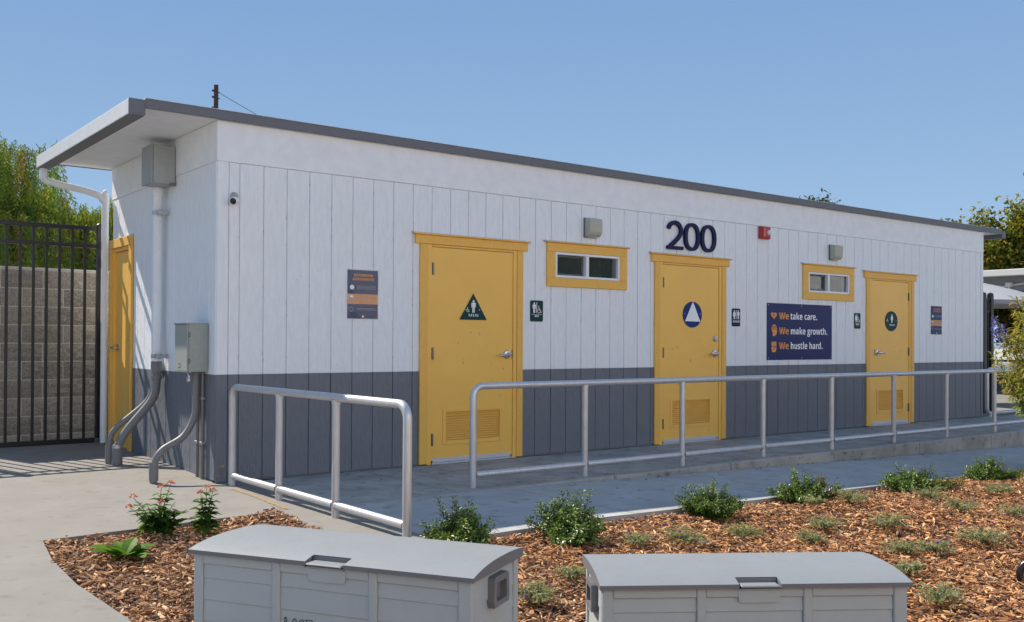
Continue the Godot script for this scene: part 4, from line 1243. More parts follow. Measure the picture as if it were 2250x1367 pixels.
func build_banner():
	var t := thing("wall_banner", "navy banner with three orange and white motto lines", "banner")
	var x0 := 6.866; var x1 := 8.205; var y0 := 0.919; var y1 := 1.617
	var w := x1 - x0; var h := y1 - y0
	var mb := MB.new(); mb.box(Vector3(x0, y0, 0.0015), Vector3(x1, y1, 0.006))
	obj(mb, "panel", M.navy, t)
	var z := 0.0063
	var rows := [[0.72, "take care.", 0.345, 0.760], [0.455, "make growth.", 0.352, 0.925], [0.192, "hustle hard.", 0.352, 0.848]]
	for r in rows:
		text("We", Vector2(x0 + w * 0.176, y0 + h * r[0]), w * 0.145, 0.082, z, 0.001, M.orange, t)
		text(r[1], Vector2(x0 + w * r[2], y0 + h * r[0]), w * (r[3] - r[2]), 0.082, z, 0.001, M.sign_white, t)
	# heart
	var cx := x0 + w * 0.100
	var P := PackedVector2Array()
	for k in 36:
		var a := TAU * k / 36
		P.append(Vector2(cx + 0.0036 * 16 * pow(sin(a), 3), y0 + h * 0.785 + 0.0029 * (13 * cos(a) - 5 * cos(2 * a) - 2 * cos(3 * a) - cos(4 * a))))
	mb = MB.new(); mb.prism(P, z, z + 0.001)
	obj(mb, "heart_icon", M.orange, t)
	mb = MB.new()
	mb.stroke([Vector2(cx - 0.028, y0 + h * 0.80), Vector2(cx - 0.008, y0 + h * 0.775), Vector2(cx + 0.012, y0 + h * 0.80), Vector2(cx + 0.03, y0 + h * 0.785)], 0.006, z + 0.001, z + 0.0016)
	mb.stroke([Vector2(cx - 0.01, y0 + h * 0.81), Vector2(cx + 0.014, y0 + h * 0.77)], 0.006, z + 0.001, z + 0.0016)
	obj(mb, "heart_lines", M.navy, t)
	# head in profile with a brain
	var cy := y0 + h * 0.515
	var hd := PackedVector2Array()
	for q in [[-.030, -.062], [-.026, -.028], [-.044, .000], [-.050, .030], [-.040, .058], [-.014, .075], [.016, .074], [.040, .056], [.048, .028], [.050, .004], [.056, -.018], [.046, -.024], [.046, -.044], [.034, -.052], [.018, -.050], [.016, -.070]]:
		hd.append(Vector2(cx + 0.006 + q[0], cy + q[1]))
	mb = MB.new(); mb.prism(hd, z, z + 0.001)
	obj(mb, "head_icon", M.orange, t)
	mb = MB.new()
	mb.ring(ell(cx + 0.0, cy + 0.036, 0.022, 0.017, 16), ell(cx + 0.0, cy + 0.036, 0.031, 0.025, 16), z + 0.001, z + 0.0016)
	mb.stroke([Vector2(cx - 0.02, cy + 0.03), Vector2(cx, cy + 0.045), Vector2(cx + 0.02, cy + 0.035)], 0.005, z + 0.001, z + 0.0016)
	obj(mb, "brain_lines", M.navy, t)
	# raised fist
	cy = y0 + h * 0.235
	mb = MB.new()
	for k in 4:
		var q := rrect(cx - 0.046 + 0.0245 * k, cy + 0.004 + (0.004 if k == 1 else 0.0), cx - 0.024 + 0.0245 * k, cy + 0.062, 0.008)
		mb.prism(q, z, z + 0.001)
	mb.prism(PackedVector2Array([Vector2(cx - 0.046, cy + 0.001), Vector2(cx - 0.046, cy - 0.03), Vector2(cx - 0.032, cy - 0.068), Vector2(cx + 0.034, cy - 0.068), Vector2(cx + 0.050, cy - 0.028), Vector2(cx + 0.050, cy + 0.001)]), z, z + 0.001)
	obj(mb, "fist_icon", M.orange, t)
	mb = MB.new()
	mb.stroke([Vector2(cx - 0.046, cy + 0.0025), Vector2(cx + 0.03, cy + 0.0025), Vector2(cx + 0.036, cy - 0.012), Vector2(cx + 0.006, cy - 0.02), Vector2(cx - 0.01, cy - 0.036)], 0.006, z + 0.001, z + 0.0016)
	obj(mb, "fist_lines", M.navy, t)
	for p in [[0.02, 0.965], [0.515, 0.965], [0.98, 0.965], [0.025, 0.035], [0.52, 0.035], [0.98, 0.035]]:
		screw(t, Vector2(x0 + w * p[0], y0 + h * p[1]), 0.006, 0.007)

func poster(x0: float, x1: float, y0: float, y1: float, label: String, sleeve: bool):
	var t := thing("notice", label, "poster")
	var w := x1 - x0; var h := y1 - y0
	var mb := MB.new()
	if sleeve:
		mb.box(Vector3(x0 - 0.004, y0 - 0.006, 0.0015), Vector3(x1 + 0.008, y1 + 0.012, 0.003))
		obj(mb, "sleeve", M.sleeve, t)
	# sheet, slightly bowed off the wall
	var bow := 0.004
	var zf := func(u: float, v: float): return 0.0045 + bow * sin(PI * u) * (0.6 + 0.4 * sin(v * 5.0)) + (0.0015 * sin(u * 9 + v * 7) if sleeve else 0.0)
	for band in [[0.0, 0.30, "poster_navy", "lower_panel"], [0.30, 0.505, "poster_orange", "orange_band"], [0.505, 1.0, "poster_navy", "upper_panel"]]:
		var m2 := MB.new()
		for i in 6:
			for j in 5:
				var u0 := i / 6.0; var u1 := (i + 1) / 6.0
				var v0: float = lerpf(band[0], band[1], j / 5.0); var v1: float = lerpf(band[0], band[1], (j + 1) / 5.0)
				m2.quadn(Vector3(x0 + w * u0, y0 + h * v0, zf.call(u0, v0)), Vector3(x0 + w * u1, y0 + h * v0, zf.call(u1, v0)), Vector3(x0 + w * u1, y0 + h * v1, zf.call(u1, v1)), Vector3(x0 + w * u0, y0 + h * v1, zf.call(u0, v1)), Vector3(0, 0, 1))
		obj(m2, band[3], M[band[2]], t)
	if sleeve:
		var fl := MB.new()
		for i in 12:
			for j in 16:
				var q := []
				for kk in [[0, 0], [1, 0], [1, 1], [0, 1]]:
					var u: float = (i + kk[0]) / 12.0; var v: float = (j + kk[1]) / 16.0
					q.append(Vector3(x0 - 0.002 + (w + 0.006) * u, y0 - 0.003 + (h + 0.012) * v, 0.0128 + 0.0022 * sin(u * 7.0 + v * 4.0) * sin(v * 9.0 - u * 3.0)))
				fl.quadn(q[0], q[1], q[2], q[3], Vector3(0, 0, 1))
		obj(fl, "clear_film", M.film, t)
	var z := 0.0105
	text("BATHROOM", Vector2(x0 + w * 0.21, y0 + h * 0.865), w * 0.60, h * 0.052, z, 0.0006, M.orange, t)
	text("AGREEMENTS", Vector2(x0 + w * 0.15, y0 + h * 0.785), w * 0.70, h * 0.052, z, 0.0006, M.orange, t)
	var ic := MB.new()
	ic.prism(ell(x0 + w * 0.14, y0 + h * 0.64, w * 0.07, w * 0.07, 16), z - 0.003, z)
	ic.prism(PackedVector2Array([Vector2(x0 + w * 0.07, y0 + h * 0.43), Vector2(x0 + w * 0.18, y0 + h * 0.43), Vector2(x0 + w * 0.18, y0 + h * 0.465), Vector2(x0 + w * 0.125, y0 + h * 0.48), Vector2(x0 + w * 0.07, y0 + h * 0.465)]), z - 0.003, z)
	ic.prism(ell(x0 + w * 0.5, y0 + h * 0.045, w * 0.03, w * 0.03, 12), z - 0.003, z)
	obj(ic, "icon", M.sign_white, t)
	var ib := MB.new()
	ib.prism(PackedVector2Array([Vector2(x0 + w * 0.075, y0 + h * 0.37), Vector2(x0 + w * 0.175, y0 + h * 0.37), Vector2(x0 + w * 0.178, y0 + h * 0.428), Vector2(x0 + w * 0.072, y0 + h * 0.428)]), z - 0.003, z)
	ib.ring(ell(x0 + w * 0.12, y0 + h * 0.19, w * 0.055, w * 0.055, 14), ell(x0 + w * 0.12, y0 + h * 0.19, w * 0.068, w * 0.068, 14), z - 0.003, z)
	obj(ib, "icon", M.poster_text, t)
	# print too fine to read: rows of short dashes
	var pr := MB.new()
	var r := RandomNumberGenerator.new(); r.seed = 11
	for v in [0.665, 0.638, 0.611, 0.435, 0.408, 0.205, 0.178]:
		var u := 0.30
		while u < 0.88:
			var l := r.randf_range(0.03, 0.10)
			pr.box(Vector3(x0 + w * u, y0 + h * v, z - 0.002), Vector3(x0 + w * minf(u + l, 0.92), y0 + h * (v + 0.009), z))
			u += l + 0.02
	obj(pr, "fine_print", M.poster_text, t)

# ---------------------------------------------------------------- deck boxes
func deck_box(label: String, at: Vector3, ang: float, floor_y: float, written: bool):
	var t := thing("storage_box", label, "storage box", Vector3.ZERO, "grey plastic storage boxes on the mulch")
	var ex := Vector3(cos(ang), 0, sin(ang))
	t.transform = Transform3D(Basis(ex, Vector3.UP, ex.cross(Vector3.UP)), at)
	# local frame: x along the front, y up with 0 at the lid's front edge, z toward the viewer (front at z = 0)
	var W := 1.117; var D := 0.44
	var b := floor_y - at.y
	var in0 := 0.012
	var prof := func(s: float): return 0.025 * (1.0 - pow(absf(s * 1.0 / D - 0.58) / 0.58, 2.6))
	# lid: curved shell with thickness
	var mb := MB.new()
	var n := 16
	var top := []
	var nx0 := 0.44; var nx1 := 0.575; var nd := 0.045
	for k in n + 1: top.append(Vector2(-D * k / n, prof.call(D * k / n)))
	for k in n:
		var a: Vector2 = top[k]; var c: Vector2 = top[k + 1]
		var na := Vector3(0, 1, 0)
		var slope := (c.y - a.y) / (D / n)
		var nn := Vector3(0, 1, -slope * -1.0).normalized()
		nn = Vector3(0, 1, slope).normalized()
		for seg in [[0.0, nx0 * W], [nx0 * W, nx1 * W], [nx1 * W, W]]:
			if seg[0] == nx0 * W and -a.x < nd - 0.001: continue
			mb.quad(Vector3(seg[0], a.y, a.x), Vector3(seg[1], a.y, a.x), Vector3(seg[1], c.y, c.x), Vector3(seg[0], c.y, c.x), nn)
	var lid := obj(mb, "lid", M.lid, t)
	mb = MB.new()
	var lip := -0.015
	for seg in [[0.0, nx0 * W], [nx1 * W, W]]:
		mb.quad(Vector3(seg[0], -0.0, 0.0), Vector3(seg[1], 0.0, 0.0), Vector3(seg[1], lip, 0.002), Vector3(seg[0], lip, 0.002), Vector3(0, 0, 1))
	mb.quad(Vector3(0, lip, 0.002), Vector3(W, lip, 0.002), Vector3(W, lip, -D), Vector3(0, lip, -D), Vector3.DOWN)
	for x in [0.0, W]:
		for k in n:
			var a: Vector2 = top[k]; var c: Vector2 = top[k + 1]
			mb.quad(Vector3(x, lip, a.x), Vector3(x, lip, c.x), Vector3(x, c.y, c.x), Vector3(x, a.y, a.x), Vector3(-1 if x == 0.0 else 1, 0, 0))
	# notch walls
	for x in [nx0 * W, nx1 * W]:
		mb.quad(Vector3(x, -0.02, 0.002), Vector3(x, 0.0, 0.0), Vector3(x, prof.call(nd * 1.1), -nd), Vector3(x, -0.02, -nd), Vector3(1 if x < 0.55 else -1, 0, 0))
	mb.quad(Vector3(nx0 * W, -0.02, -0.0495), Vector3(nx1 * W, -0.02, -0.0495), Vector3(nx1 * W, prof.call(0.052), -0.0495), Vector3(nx0 * W, prof.call(0.052), -0.0495), Vector3(0, 0, 1))
	mb.quad(Vector3(0, lip, -D), Vector3(W, lip, -D), Vector3(W, prof.call(D), -D), Vector3(0, prof.call(D), -D), Vector3(0, 0, -1))
	obj(mb, "rim", M.lid_edge, lid)
	mb = MB.new()
	mb.box(Vector3(nx0 * W + 0.006, -0.012, -0.048), Vector3(nx1 * W - 0.006, -0.004, 0.008), 0.003)
	obj(mb, "latch_tab", M.lid, lid)
	# front recess under the latch
	mb = MB.new()
	var lp := PackedVector2Array([Vector2(nx0 * W, -0.026), Vector2(nx0 * W + 0.004, -0.062), Vector2(nx0 * W + 0.012, -0.068), Vector2(nx1 * W - 0.010, -0.068), Vector2(nx1 * W - 0.002, -0.062), Vector2(nx1 * W, -0.026)])
	mb.prism(lp, -0.03, -0.0145)
	obj(mb, "latch_plate", M.box_body, t)
	# body core
	mb = MB.new()
	mb.box(Vector3(in0 + 0.012, b, -D + 0.02), Vector3(W - in0 - 0.012, lip - 0.001, -0.030))
	obj(mb, "body", M.box_body, t)
	# stiles and rails of the front
	var cols := [[0.035, 0.305], [0.335, 0.655], [0.685, 0.955]]
	var st := [[0.0, 0.035], [0.305, 0.335], [0.655, 0.685], [0.955, 1.0]]
	var fw := W - 2 * in0
	for s in st:
		mb = MB.new()
		mb.box(Vector3(in0 + fw * s[0], b, -0.040), Vector3(in0 + fw * s[1], lip - 0.001, -0.0155), 0.004)
		obj(mb, "stile", M.box_body, t)
	for c in cols:
		mb = MB.new()
		mb.box(Vector3(in0 + fw * c[0] + 0.0005, lip - 0.035, -0.040), Vector3(in0 + fw * c[1] - 0.0005, lip - 0.001, -0.017), 0.003)
		obj(mb, "top_band", M.box_body, t)
		# overlapping boards: each leans out at its lower edge
		var y := lip - 0.0355
		var hs := [0.052, 0.078, 0.078, 0.078, 0.078, 0.078]
		for hh in hs:
			var yl: float = y - hh
			if yl < b: break
			mb = MB.new()
			var xa: float = in0 + fw * c[0] + 0.001; var xb: float = in0 + fw * c[1] - 0.001
			mb.quadn(Vector3(xa, y, -0.0265), Vector3(xb, y, -0.0265), Vector3(xb, yl + 0.004, -0.0225), Vector3(xa, yl + 0.004, -0.0225), Vector3(0, 0, 1))
			mb.quadn(Vector3(xa, yl + 0.004, -0.0225), Vector3(xb, yl + 0.004, -0.0225), Vector3(xb, yl, -0.0245), Vector3(xa, yl, -0.0245), Vector3(0, -0.5, 1))
			mb.quad(Vector3(xa, yl, -0.0245), Vector3(xb, yl, -0.0245), Vector3(xb, yl, -0.031), Vector3(xa, yl, -0.031), Vector3.DOWN)
			obj(mb, "board", M.box_body, t)
			y = yl
	# ends: stiles, boards and a carrying handle
	for side in [0, 1]:
		var X := in0 if side == 0 else W - in0
		var sg := -1.0 if side == 0 else 1.0
		for s in [[-0.0425, -0.085], [-D + 0.055, -D + 0.018]]:
			mb = MB.new()
			mb.box(Vector3(minf(X, X - sg * 0.025), b, minf(s[0], s[1])), Vector3(maxf(X, X - sg * 0.025), lip - 0.001, maxf(s[0], s[1])), 0.004)
			obj(mb, "stile", M.box_body, t)
		var y := lip - 0.002
		for hh in [0.088, 0.078, 0.078, 0.078, 0.078, 0.078]:
			var yl: float = y - hh
			if yl < b: break
			mb = MB.new()
			var za := -0.0855; var zb := -D + 0.0555
			mb.quadn(Vector3(X - sg * 0.009, y, za), Vector3(X - sg * 0.009, y, zb), Vector3(X - sg * 0.005, yl, zb), Vector3(X - sg * 0.005, yl, za), Vector3(sg, 0, 0))
			mb.quad(Vector3(X - sg * 0.005, yl, za), Vector3(X - sg * 0.005, yl, zb), Vector3(X - sg * 0.013, yl, zb), Vector3(X - sg * 0.013, yl, za), Vector3.DOWN)
			obj(mb, "board", M.box_body, t)
			y = yl
		# handle frame with a recess
		var h := MB.new()
		h.xf = Transform3D(Basis(Vector3(0, 0, -sg), Vector3.UP, Vector3(sg, 0, 0)), Vector3(X, -0.085, -0.225))
		var outer := PackedVector2Array([Vector2(-0.062, -0.050), Vector2(0.062, -0.050), Vector2(0.068, -0.03), Vector2(0.062, 0.046), Vector2(0.05, 0.052), Vector2(-0.05, 0.052), Vector2(-0.062, 0.046), Vector2(-0.068, -0.03)])
		var inner := PackedVector2Array([Vector2(-0.042, -0.032), Vector2(0.042, -0.032), Vector2(0.044, -0.02), Vector2(0.042, 0.026), Vector2(0.036, 0.030), Vector2(-0.036, 0.030), Vector2(-0.042, 0.026), Vector2(-0.044, -0.02)])
		h.ring(inner, outer, -0.010, 0.018)
		var ho := obj(h, "handle", M.lid_edge, t)
		h = MB.new(); h.xf = Transform3D(Basis(Vector3(0, 0, -sg), Vector3.UP, Vector3(sg, 0, 0)), Vector3(X, -0.085, -0.225))
		h.prism(inner, -0.009, -0.0045)
		obj(h, "recess", M.lid_edge, ho)
	if written:
		# outlined hand drawn capitals on the middle column
		var yb := -0.284; var z := -0.0215
		var L := [[Vector2(0, 0), Vector2(0, 1), Vector2(0.28, 1), Vector2(0.28, 0.26), Vector2(0.9, 0.26), Vector2(0.9, 0), Vector2(0, 0)]]
		var O := []; var O2 := []
		for k in 17:
			var a := TAU * k / 16
			O.append(Vector2(0.45 + 0.45 * cos(a), 0.5 + 0.5 * sin(a))); O2.append(Vector2(0.45 + 0.17 * cos(a), 0.5 + 0.24 * sin(a)))
		var S := [Vector2(0.85, 0.72), Vector2(0.80, 0.93), Vector2(0.5, 1.0), Vector2(0.12, 0.92), Vector2(0.03, 0.7), Vector2(0.15, 0.5), Vector2(0.55, 0.4), Vector2(0.58, 0.27), Vector2(0.4, 0.22), Vector2(0.05, 0.3), Vector2(0.02, 0.06), Vector2(0.4, 0.0), Vector2(0.8, 0.08), Vector2(0.88, 0.33), Vector2(0.75, 0.52), Vector2(0.35, 0.63), Vector2(0.34, 0.75), Vector2(0.5, 0.79), Vector2(0.62, 0.72), Vector2(0.85, 0.72)]
		var T := [Vector2(0, 1), Vector2(0.95, 1), Vector2(0.95, 0.77), Vector2(0.62, 0.77), Vector2(0.62, 0), Vector2(0.34, 0), Vector2(0.34, 0.77), Vector2(0, 0.77), Vector2(0, 1)]
		var x := 0.397
		for ch in [L, [O, O2], [S], [T]]:
			var wm := MB.new()
			for pl in ch:
				var pp := []
				for q in pl: pp.append(Vector2(x + q.x * 0.0255, yb + q.y * 0.078))
				wm.stroke(pp, 0.0028, z, z + 0.001)
			obj(wm, "letter", M.ink, t)
			x += 0.029
	return t

func build_boxes():
	deck_box("pale grey plastic storage box with outlined lettering on its front", Vector3(-1.643, 0.38, 4.021), deg_to_rad(59.56), -0.14, true)
	deck_box("pale grey plastic storage box without lettering on the mulch", Vector3(-0.558, 0.285, 5.011), deg_to_rad(33.97), -0.20, false)

# ---------------------------------------------------------------- mulch
func in_bed(x: float, z: float) -> bool:
	if z < 1.5: return z > 1.46 and x > -1.5 and x < -0.12
	if x < 0.22 and x > -0.17 and z < 2.90: return false
	if x >= 0.22 and z < 2.90: return false
	var lim := -1.60
	if z < 2.1: lim = lerpf(-1.585, -1.66, (z - 1.5) / 0.6)
	elif z < 2.7: lim = -1.675
	elif z < 4.6: lim = -1.68
	else: lim = lerpf(-1.75, -2.1, (z - 4.6) / 5.0)
	return x > lim + 0.015

func chip_mesh(seed_: int) -> Mesh:
	var r := RandomNumberGenerator.new(); r.seed = seed_
	var mb := MB.new()
	# splinter: 3 cross sections, ragged ends, thin
	var secs := []
	var bend := r.randf_range(-0.12, 0.12)
	for k in 4:
		var x: float = [-0.5, -0.2, 0.22, 0.5][k]
		var w: float = ([0.22, 0.5, 0.48, 0.15][k]) * r.randf_range(0.75, 1.2)
		var y := bend * (1.0 - 4 * x * x)
		var sh := r.randf_range(-0.15, 0.15)
		var th: float = [0.25, 0.5, 0.5, 0.2][k]
		secs.append([Vector3(x + r.randf_range(-0.05, 0.05), y - th, -w + sh), Vector3(x, y - th, w + sh), Vector3(x + r.randf_range(-0.04, 0.04), y + th, w * 0.85 + sh), Vector3(x, y + th * r.randf_range(0.7, 1.1), -w * 0.85 + sh)])
	for k in 3:
		for e in 4:
			var a: Vector3 = secs[k][e]; var b: Vector3 = secs[k][(e + 1) % 4]; var c: Vector3 = secs[k + 1][(e + 1) % 4]; var d: Vector3 = secs[k + 1][e]
			mb.quadn(a, b, c, d, [Vector3.DOWN, Vector3(0, 0, 1), Vector3.UP, Vector3(0, 0, -1)][e])
	mb.quadn(secs[0][0], secs[0][1], secs[0][2], secs[0][3], Vector3(-1, 0, 0))
	mb.quadn(secs[3][0], secs[3][1], secs[3][2], secs[3][3], Vector3(1, 0, 0))
	return mb.st.commit()

func multi(called: String, mesh: Mesh, m: Material, xfs: Array, cols: Array, parent: Node) -> MultiMeshInstance3D:
	var mm := MultiMesh.new()
	mm.transform_format = MultiMesh.TRANSFORM_3D
	mm.use_colors = true
	mm.mesh = mesh
	mm.instance_count = xfs.size()
	for i in xfs.size():
		mm.set_instance_transform(i, xfs[i]); mm.set_instance_color(i, cols[i])
	var o := MultiMeshInstance3D.new()
	o.multimesh = mm; o.material_override = m; o.name = called
	parent.add_child(o, true)
	return o

func build_mulch():
	var root := Node3D.new(); root.name = "wood_chips"; add_child(root)
	meta(root, "orange brown wood chip mulch covering the planting bed", "mulch", "", "stuff")
	var pal := [Color(0.40, 0.185, 0.072), Color(0.54, 0.30, 0.13), Color(0.27, 0.115, 0.048), Color(0.62, 0.40, 0.21), Color(0.15, 0.068, 0.032), Color(0.45, 0.22, 0.085), Color(0.36, 0.24, 0.15), Color(0.07, 0.036, 0.02)]
	var wts := [0.20, 0.33, 0.52, 0.58, 0.75, 0.86, 0.90, 1.0]
	var X := []; var C := []
	for v in 5: X.append([]); C.append([])
	var r := RandomNumberGenerator.new(); r.seed = 99
	var n := 0
	while n < 320000:
		var x := r.randf_range(-1.8, 8.6); var z := r.randf_range(1.44, 6.8)
		# only where the bed can be looked at from around the viewpoint; thin out far away
		var dx := x + 2.88; var dz := z - 7.5
		var dist := sqrt(dx * dx + dz * dz)
		n += 1
		if not in_bed(x, z): continue
		if dx * 0.61 - dz * 0.79 < 1.6 or (dx * 0.79 + dz * 0.61) < -0.66 * (dx * 0.61 - dz * 0.79) - 0.2: continue
		if n % 3 == 0 and dist > 7.5: continue
		var big := r.randf()
		var l := 0.009 + 0.046 * pow(r.randf(), 2.3) + (0.055 * r.randf() if big > 0.965 else 0.0)
		var wd := l * r.randf_range(0.16, 0.42)
		if big > 0.965: wd = l * r.randf_range(0.10, 0.2)
		var th := clampf(wd * r.randf_range(0.2, 0.5), 0.0012, 0.006)
		var heap := 0.035 * exp(-pow((x + 0.14) / 0.22, 2) - pow((z - 1.62) / 0.22, 2))
		heap += 0.03 * exp(-pow((x + 0.25) / 0.15, 2) - pow((z - 2.1) / 0.5, 2))
		var y := bed_y(x, z) - 0.026 + r.randf() * 0.034 + heap + 0.010 * sin(x * 23.0) * sin(z * 19.0 + x * 7.0)
		if x > 0.2 and z < 3.05: y = minf(y, walk_y(x) - (0.03 if x < 1.6 else 0.004) + 0.012 * r.randf())
		var bs := Basis(Vector3.UP, r.randf() * TAU) * Basis(Vector3.RIGHT, r.randf_range(-0.9, 0.9)) * Basis(Vector3.BACK, r.randfn(0.0, 0.32))
		bs = bs * Basis.from_scale(Vector3(l, th, wd))
		var k := r.randi() % 5
		X[k].append(Transform3D(bs, Vector3(x, y, z)))
		var pick := r.randf(); var ci := 0
		while wts[ci] < pick: ci += 1
		var c: Color = pal[ci] * r.randf_range(0.95, 1.35)
		# left part of the bed has older, greyer chips
		if x < 0.3: c = c.lerp(Color(c.get_luminance() * 1.25, c.get_luminance() * 1.02, c.get_luminance() * 0.78)  , 0.15)
		c.a = 1
		C[k].append(c)
	for v in 5:
		multi("chips", chip_mesh(300 + v), M.chip, X[v], C[v], root)

# ---------------------------------------------------------------- plants
func leaf_quad(mb: MB, base: Vector3, dir: Vector3, up: Vector3, l: float, w: float, c: Color, fold := 0.25):
	# four triangle leaf folded along its midrib
	var side := dir.cross(up).normalized()
	var nn := side.cross(dir).normalized()
	var mid := base + dir * l * 0.5
	var tip := base + dir * l - nn * l * 0.12
	var a := mid + side * w * 0.5 + nn * w * fold
	var b := mid - side * w * 0.5 + nn * w * fold
	mb.st.set_color(c)
	var n1 := (a - base).cross(mid - base).normalized()
	if n1.dot(nn) < 0: n1 = -n1
	var n2 := (b - base).cross(mid - base).normalized()
	if n2.dot(nn) < 0: n2 = -n2
	mb.tri(base, a, mid, n1); mb.tri(a, tip, mid, n1)
	mb.tri(base, mid, b, n2); mb.tri(mid, tip, b, n2)

func shrub(at: Vector3, h: float, rad: float, label: String, sd: int, brown := false):
	var t := thing("evergreen_shrub", label, "shrub", at, "low evergreen shrubs along the walkway")
	var r := RandomNumberGenerator.new(); r.seed = sd
	var br := MB.new(); var lf := MB.new()
	var n := 120
	for k in n:
		var a := r.randf() * TAU
		var tall := r.randf()
		var lean := pow(r.randf(), 0.6)
		var tip := Vector3(cos(a) * rad * lean, h * (0.42 + 0.58 * tall) * (1.08 - 0.5 * lean * lean), sin(a) * rad * lean)
		var lobe := 0.88 + 0.20 * sin(a * 2.0 + sd) + 0.15 * sin(a * 3.0 + sd * 1.7)
		tip *= Vector3(lobe, 0.56 + 0.25 * lobe, lobe)
		if k < 6: tip = Vector3(cos(a) * rad * 0.6 * lean, h * r.randf_range(0.8, 1.05), sin(a) * rad * 0.6 * lean)
		var mid := Vector3(tip.x * 0.62, tip.y * 0.42, tip.z * 0.62)
		var path := []
		for q in 9:
			var u := q / 8.0
			path.append(Vector3.ZERO.lerp(mid, u).lerp(mid.lerp(tip, u), u))
		br.tube(path, [0.004, 0.0035, 0.003, 0.0028, 0.0025, 0.0022, 0.002, 0.0015, 0.001], 4, false)
		var m := 54
		for q in m:
			var u := 0.22 + 0.80 * q / m
			var uu := clampf(u, 0, 1)
			var p: Vector3 = Vector3.ZERO.lerp(mid, uu).lerp(mid.lerp(tip, uu), uu)
			var d: Vector3 = ((mid.lerp(tip, uu)) - (Vector3.ZERO.lerp(mid, uu))).normalized()
			var ph := q * 2.4 + r.randf() * 0.6
			var sd1 := d.cross(Vector3(0.3, 0.2, 1)).normalized(); var sd2 := d.cross(sd1)
			var out := (sd1 * cos(ph) + sd2 * sin(ph)) * r.randf_range(0.75, 1.1) + d * r.randf_range(0.25, 0.9)
			out = out.normalized()
			# short twigs carry leaves outward
			var off := out * r.randf_range(0.004, 0.034) * (1.0 - 0.6 * u)
			var g := r.randf()
			var c := Color(0.042, 0.092, 0.018).lerp(Color(0.14, 0.23, 0.035), g * g)
			if u > 0.85: c = c.lerp(Color(0.22, 0.31, 0.05), r.randf() * 0.8)
			if brown and r.randf() < 0.22 and tip.x > 0: c = Color(0.32, 0.20, 0.09)
			leaf_quad(lf, p + off, out, (Vector3.UP + d * 0.5).normalized(), r.randf_range(0.017, 0.029), r.randf_range(0.011, 0.017), c)
	obj(br, "branches", M.stem_brown, t)
	obj(lf, "foliage", M.leaf_gloss, t)

func ground_cover(at: Vector3, s: float, label: String, sd: int, flowers: int):
	var t := thing("ground_cover_plant", label, "plant", at, "grey green ground cover plants in the mulch")
	var r := RandomNumberGenerator.new(); r.seed = sd
	var lf := MB.new(); var st := MB.new()
	for k in 52:
		var a := r.randf() * TAU
		var len := s * (0.35 + 0.75 * r.randf())
		var rise := r.randf_range(0.05, 0.62)
		var tip := Vector3(cos(a) * len, s * rise * 0.8, sin(a) * len * 0.9)
		var mid := Vector3(tip.x * 0.5, maxf(tip.y, s * 0.2) * 0.95, tip.z * 0.5)
		st.tube([Vector3.ZERO, mid * 0.55, mid, mid.lerp(tip, 0.6), tip], 0.0012, 4, false)
		for q in 20:
			var u := 0.25 + 0.78 * q / 20.0
			var p: Vector3 = Vector3.ZERO.lerp(mid, u).lerp(mid.lerp(tip, u), u)
			var out := Vector3(r.randfn(), r.randfn() * 0.6 + 0.55, r.randfn()).normalized()
			var c := Color(0.30, 0.32, 0.21).lerp(Color(0.46, 0.48, 0.35), r.randf())
			if r.randf() < 0.12: c = Color(0.30, 0.24, 0.14)
			leaf_quad(lf, p, out, Vector3.UP, r.randf_range(0.013, 0.023), r.randf_range(0.005, 0.009), c)
	obj(st, "stems", M.stem_green, t)
	obj(lf, "foliage", M.leaf, t)
	for k in flowers:
		var a := r.randf() * TAU
		var p := Vector3(cos(a) * s * r.randf_range(0.5, 1.15), s * r.randf_range(0.35, 0.7), sin(a) * s * r.randf_range(0.3, 0.9))
		var fm := MB.new()
		for q in 13:
			var out := Vector3(r.randfn(), absf(r.randfn()) + 0.3, r.randfn()).normalized()
			leaf_quad(fm, p, out, Vector3.UP if absf(out.y) < 0.9 else Vector3.RIGHT, 0.014, 0.010, Color(0.30, 0.09, 0.52) * r.randf_range(0.8, 1.3))
		fm.st.set_color(Color(0.1, 0.14, 0.05))
		fm.tube([p - Vector3(p.x * 0.5, p.y, p.z * 0.5), p], 0.001, 4, false)
		obj(fm, "flower", M.petal, t)

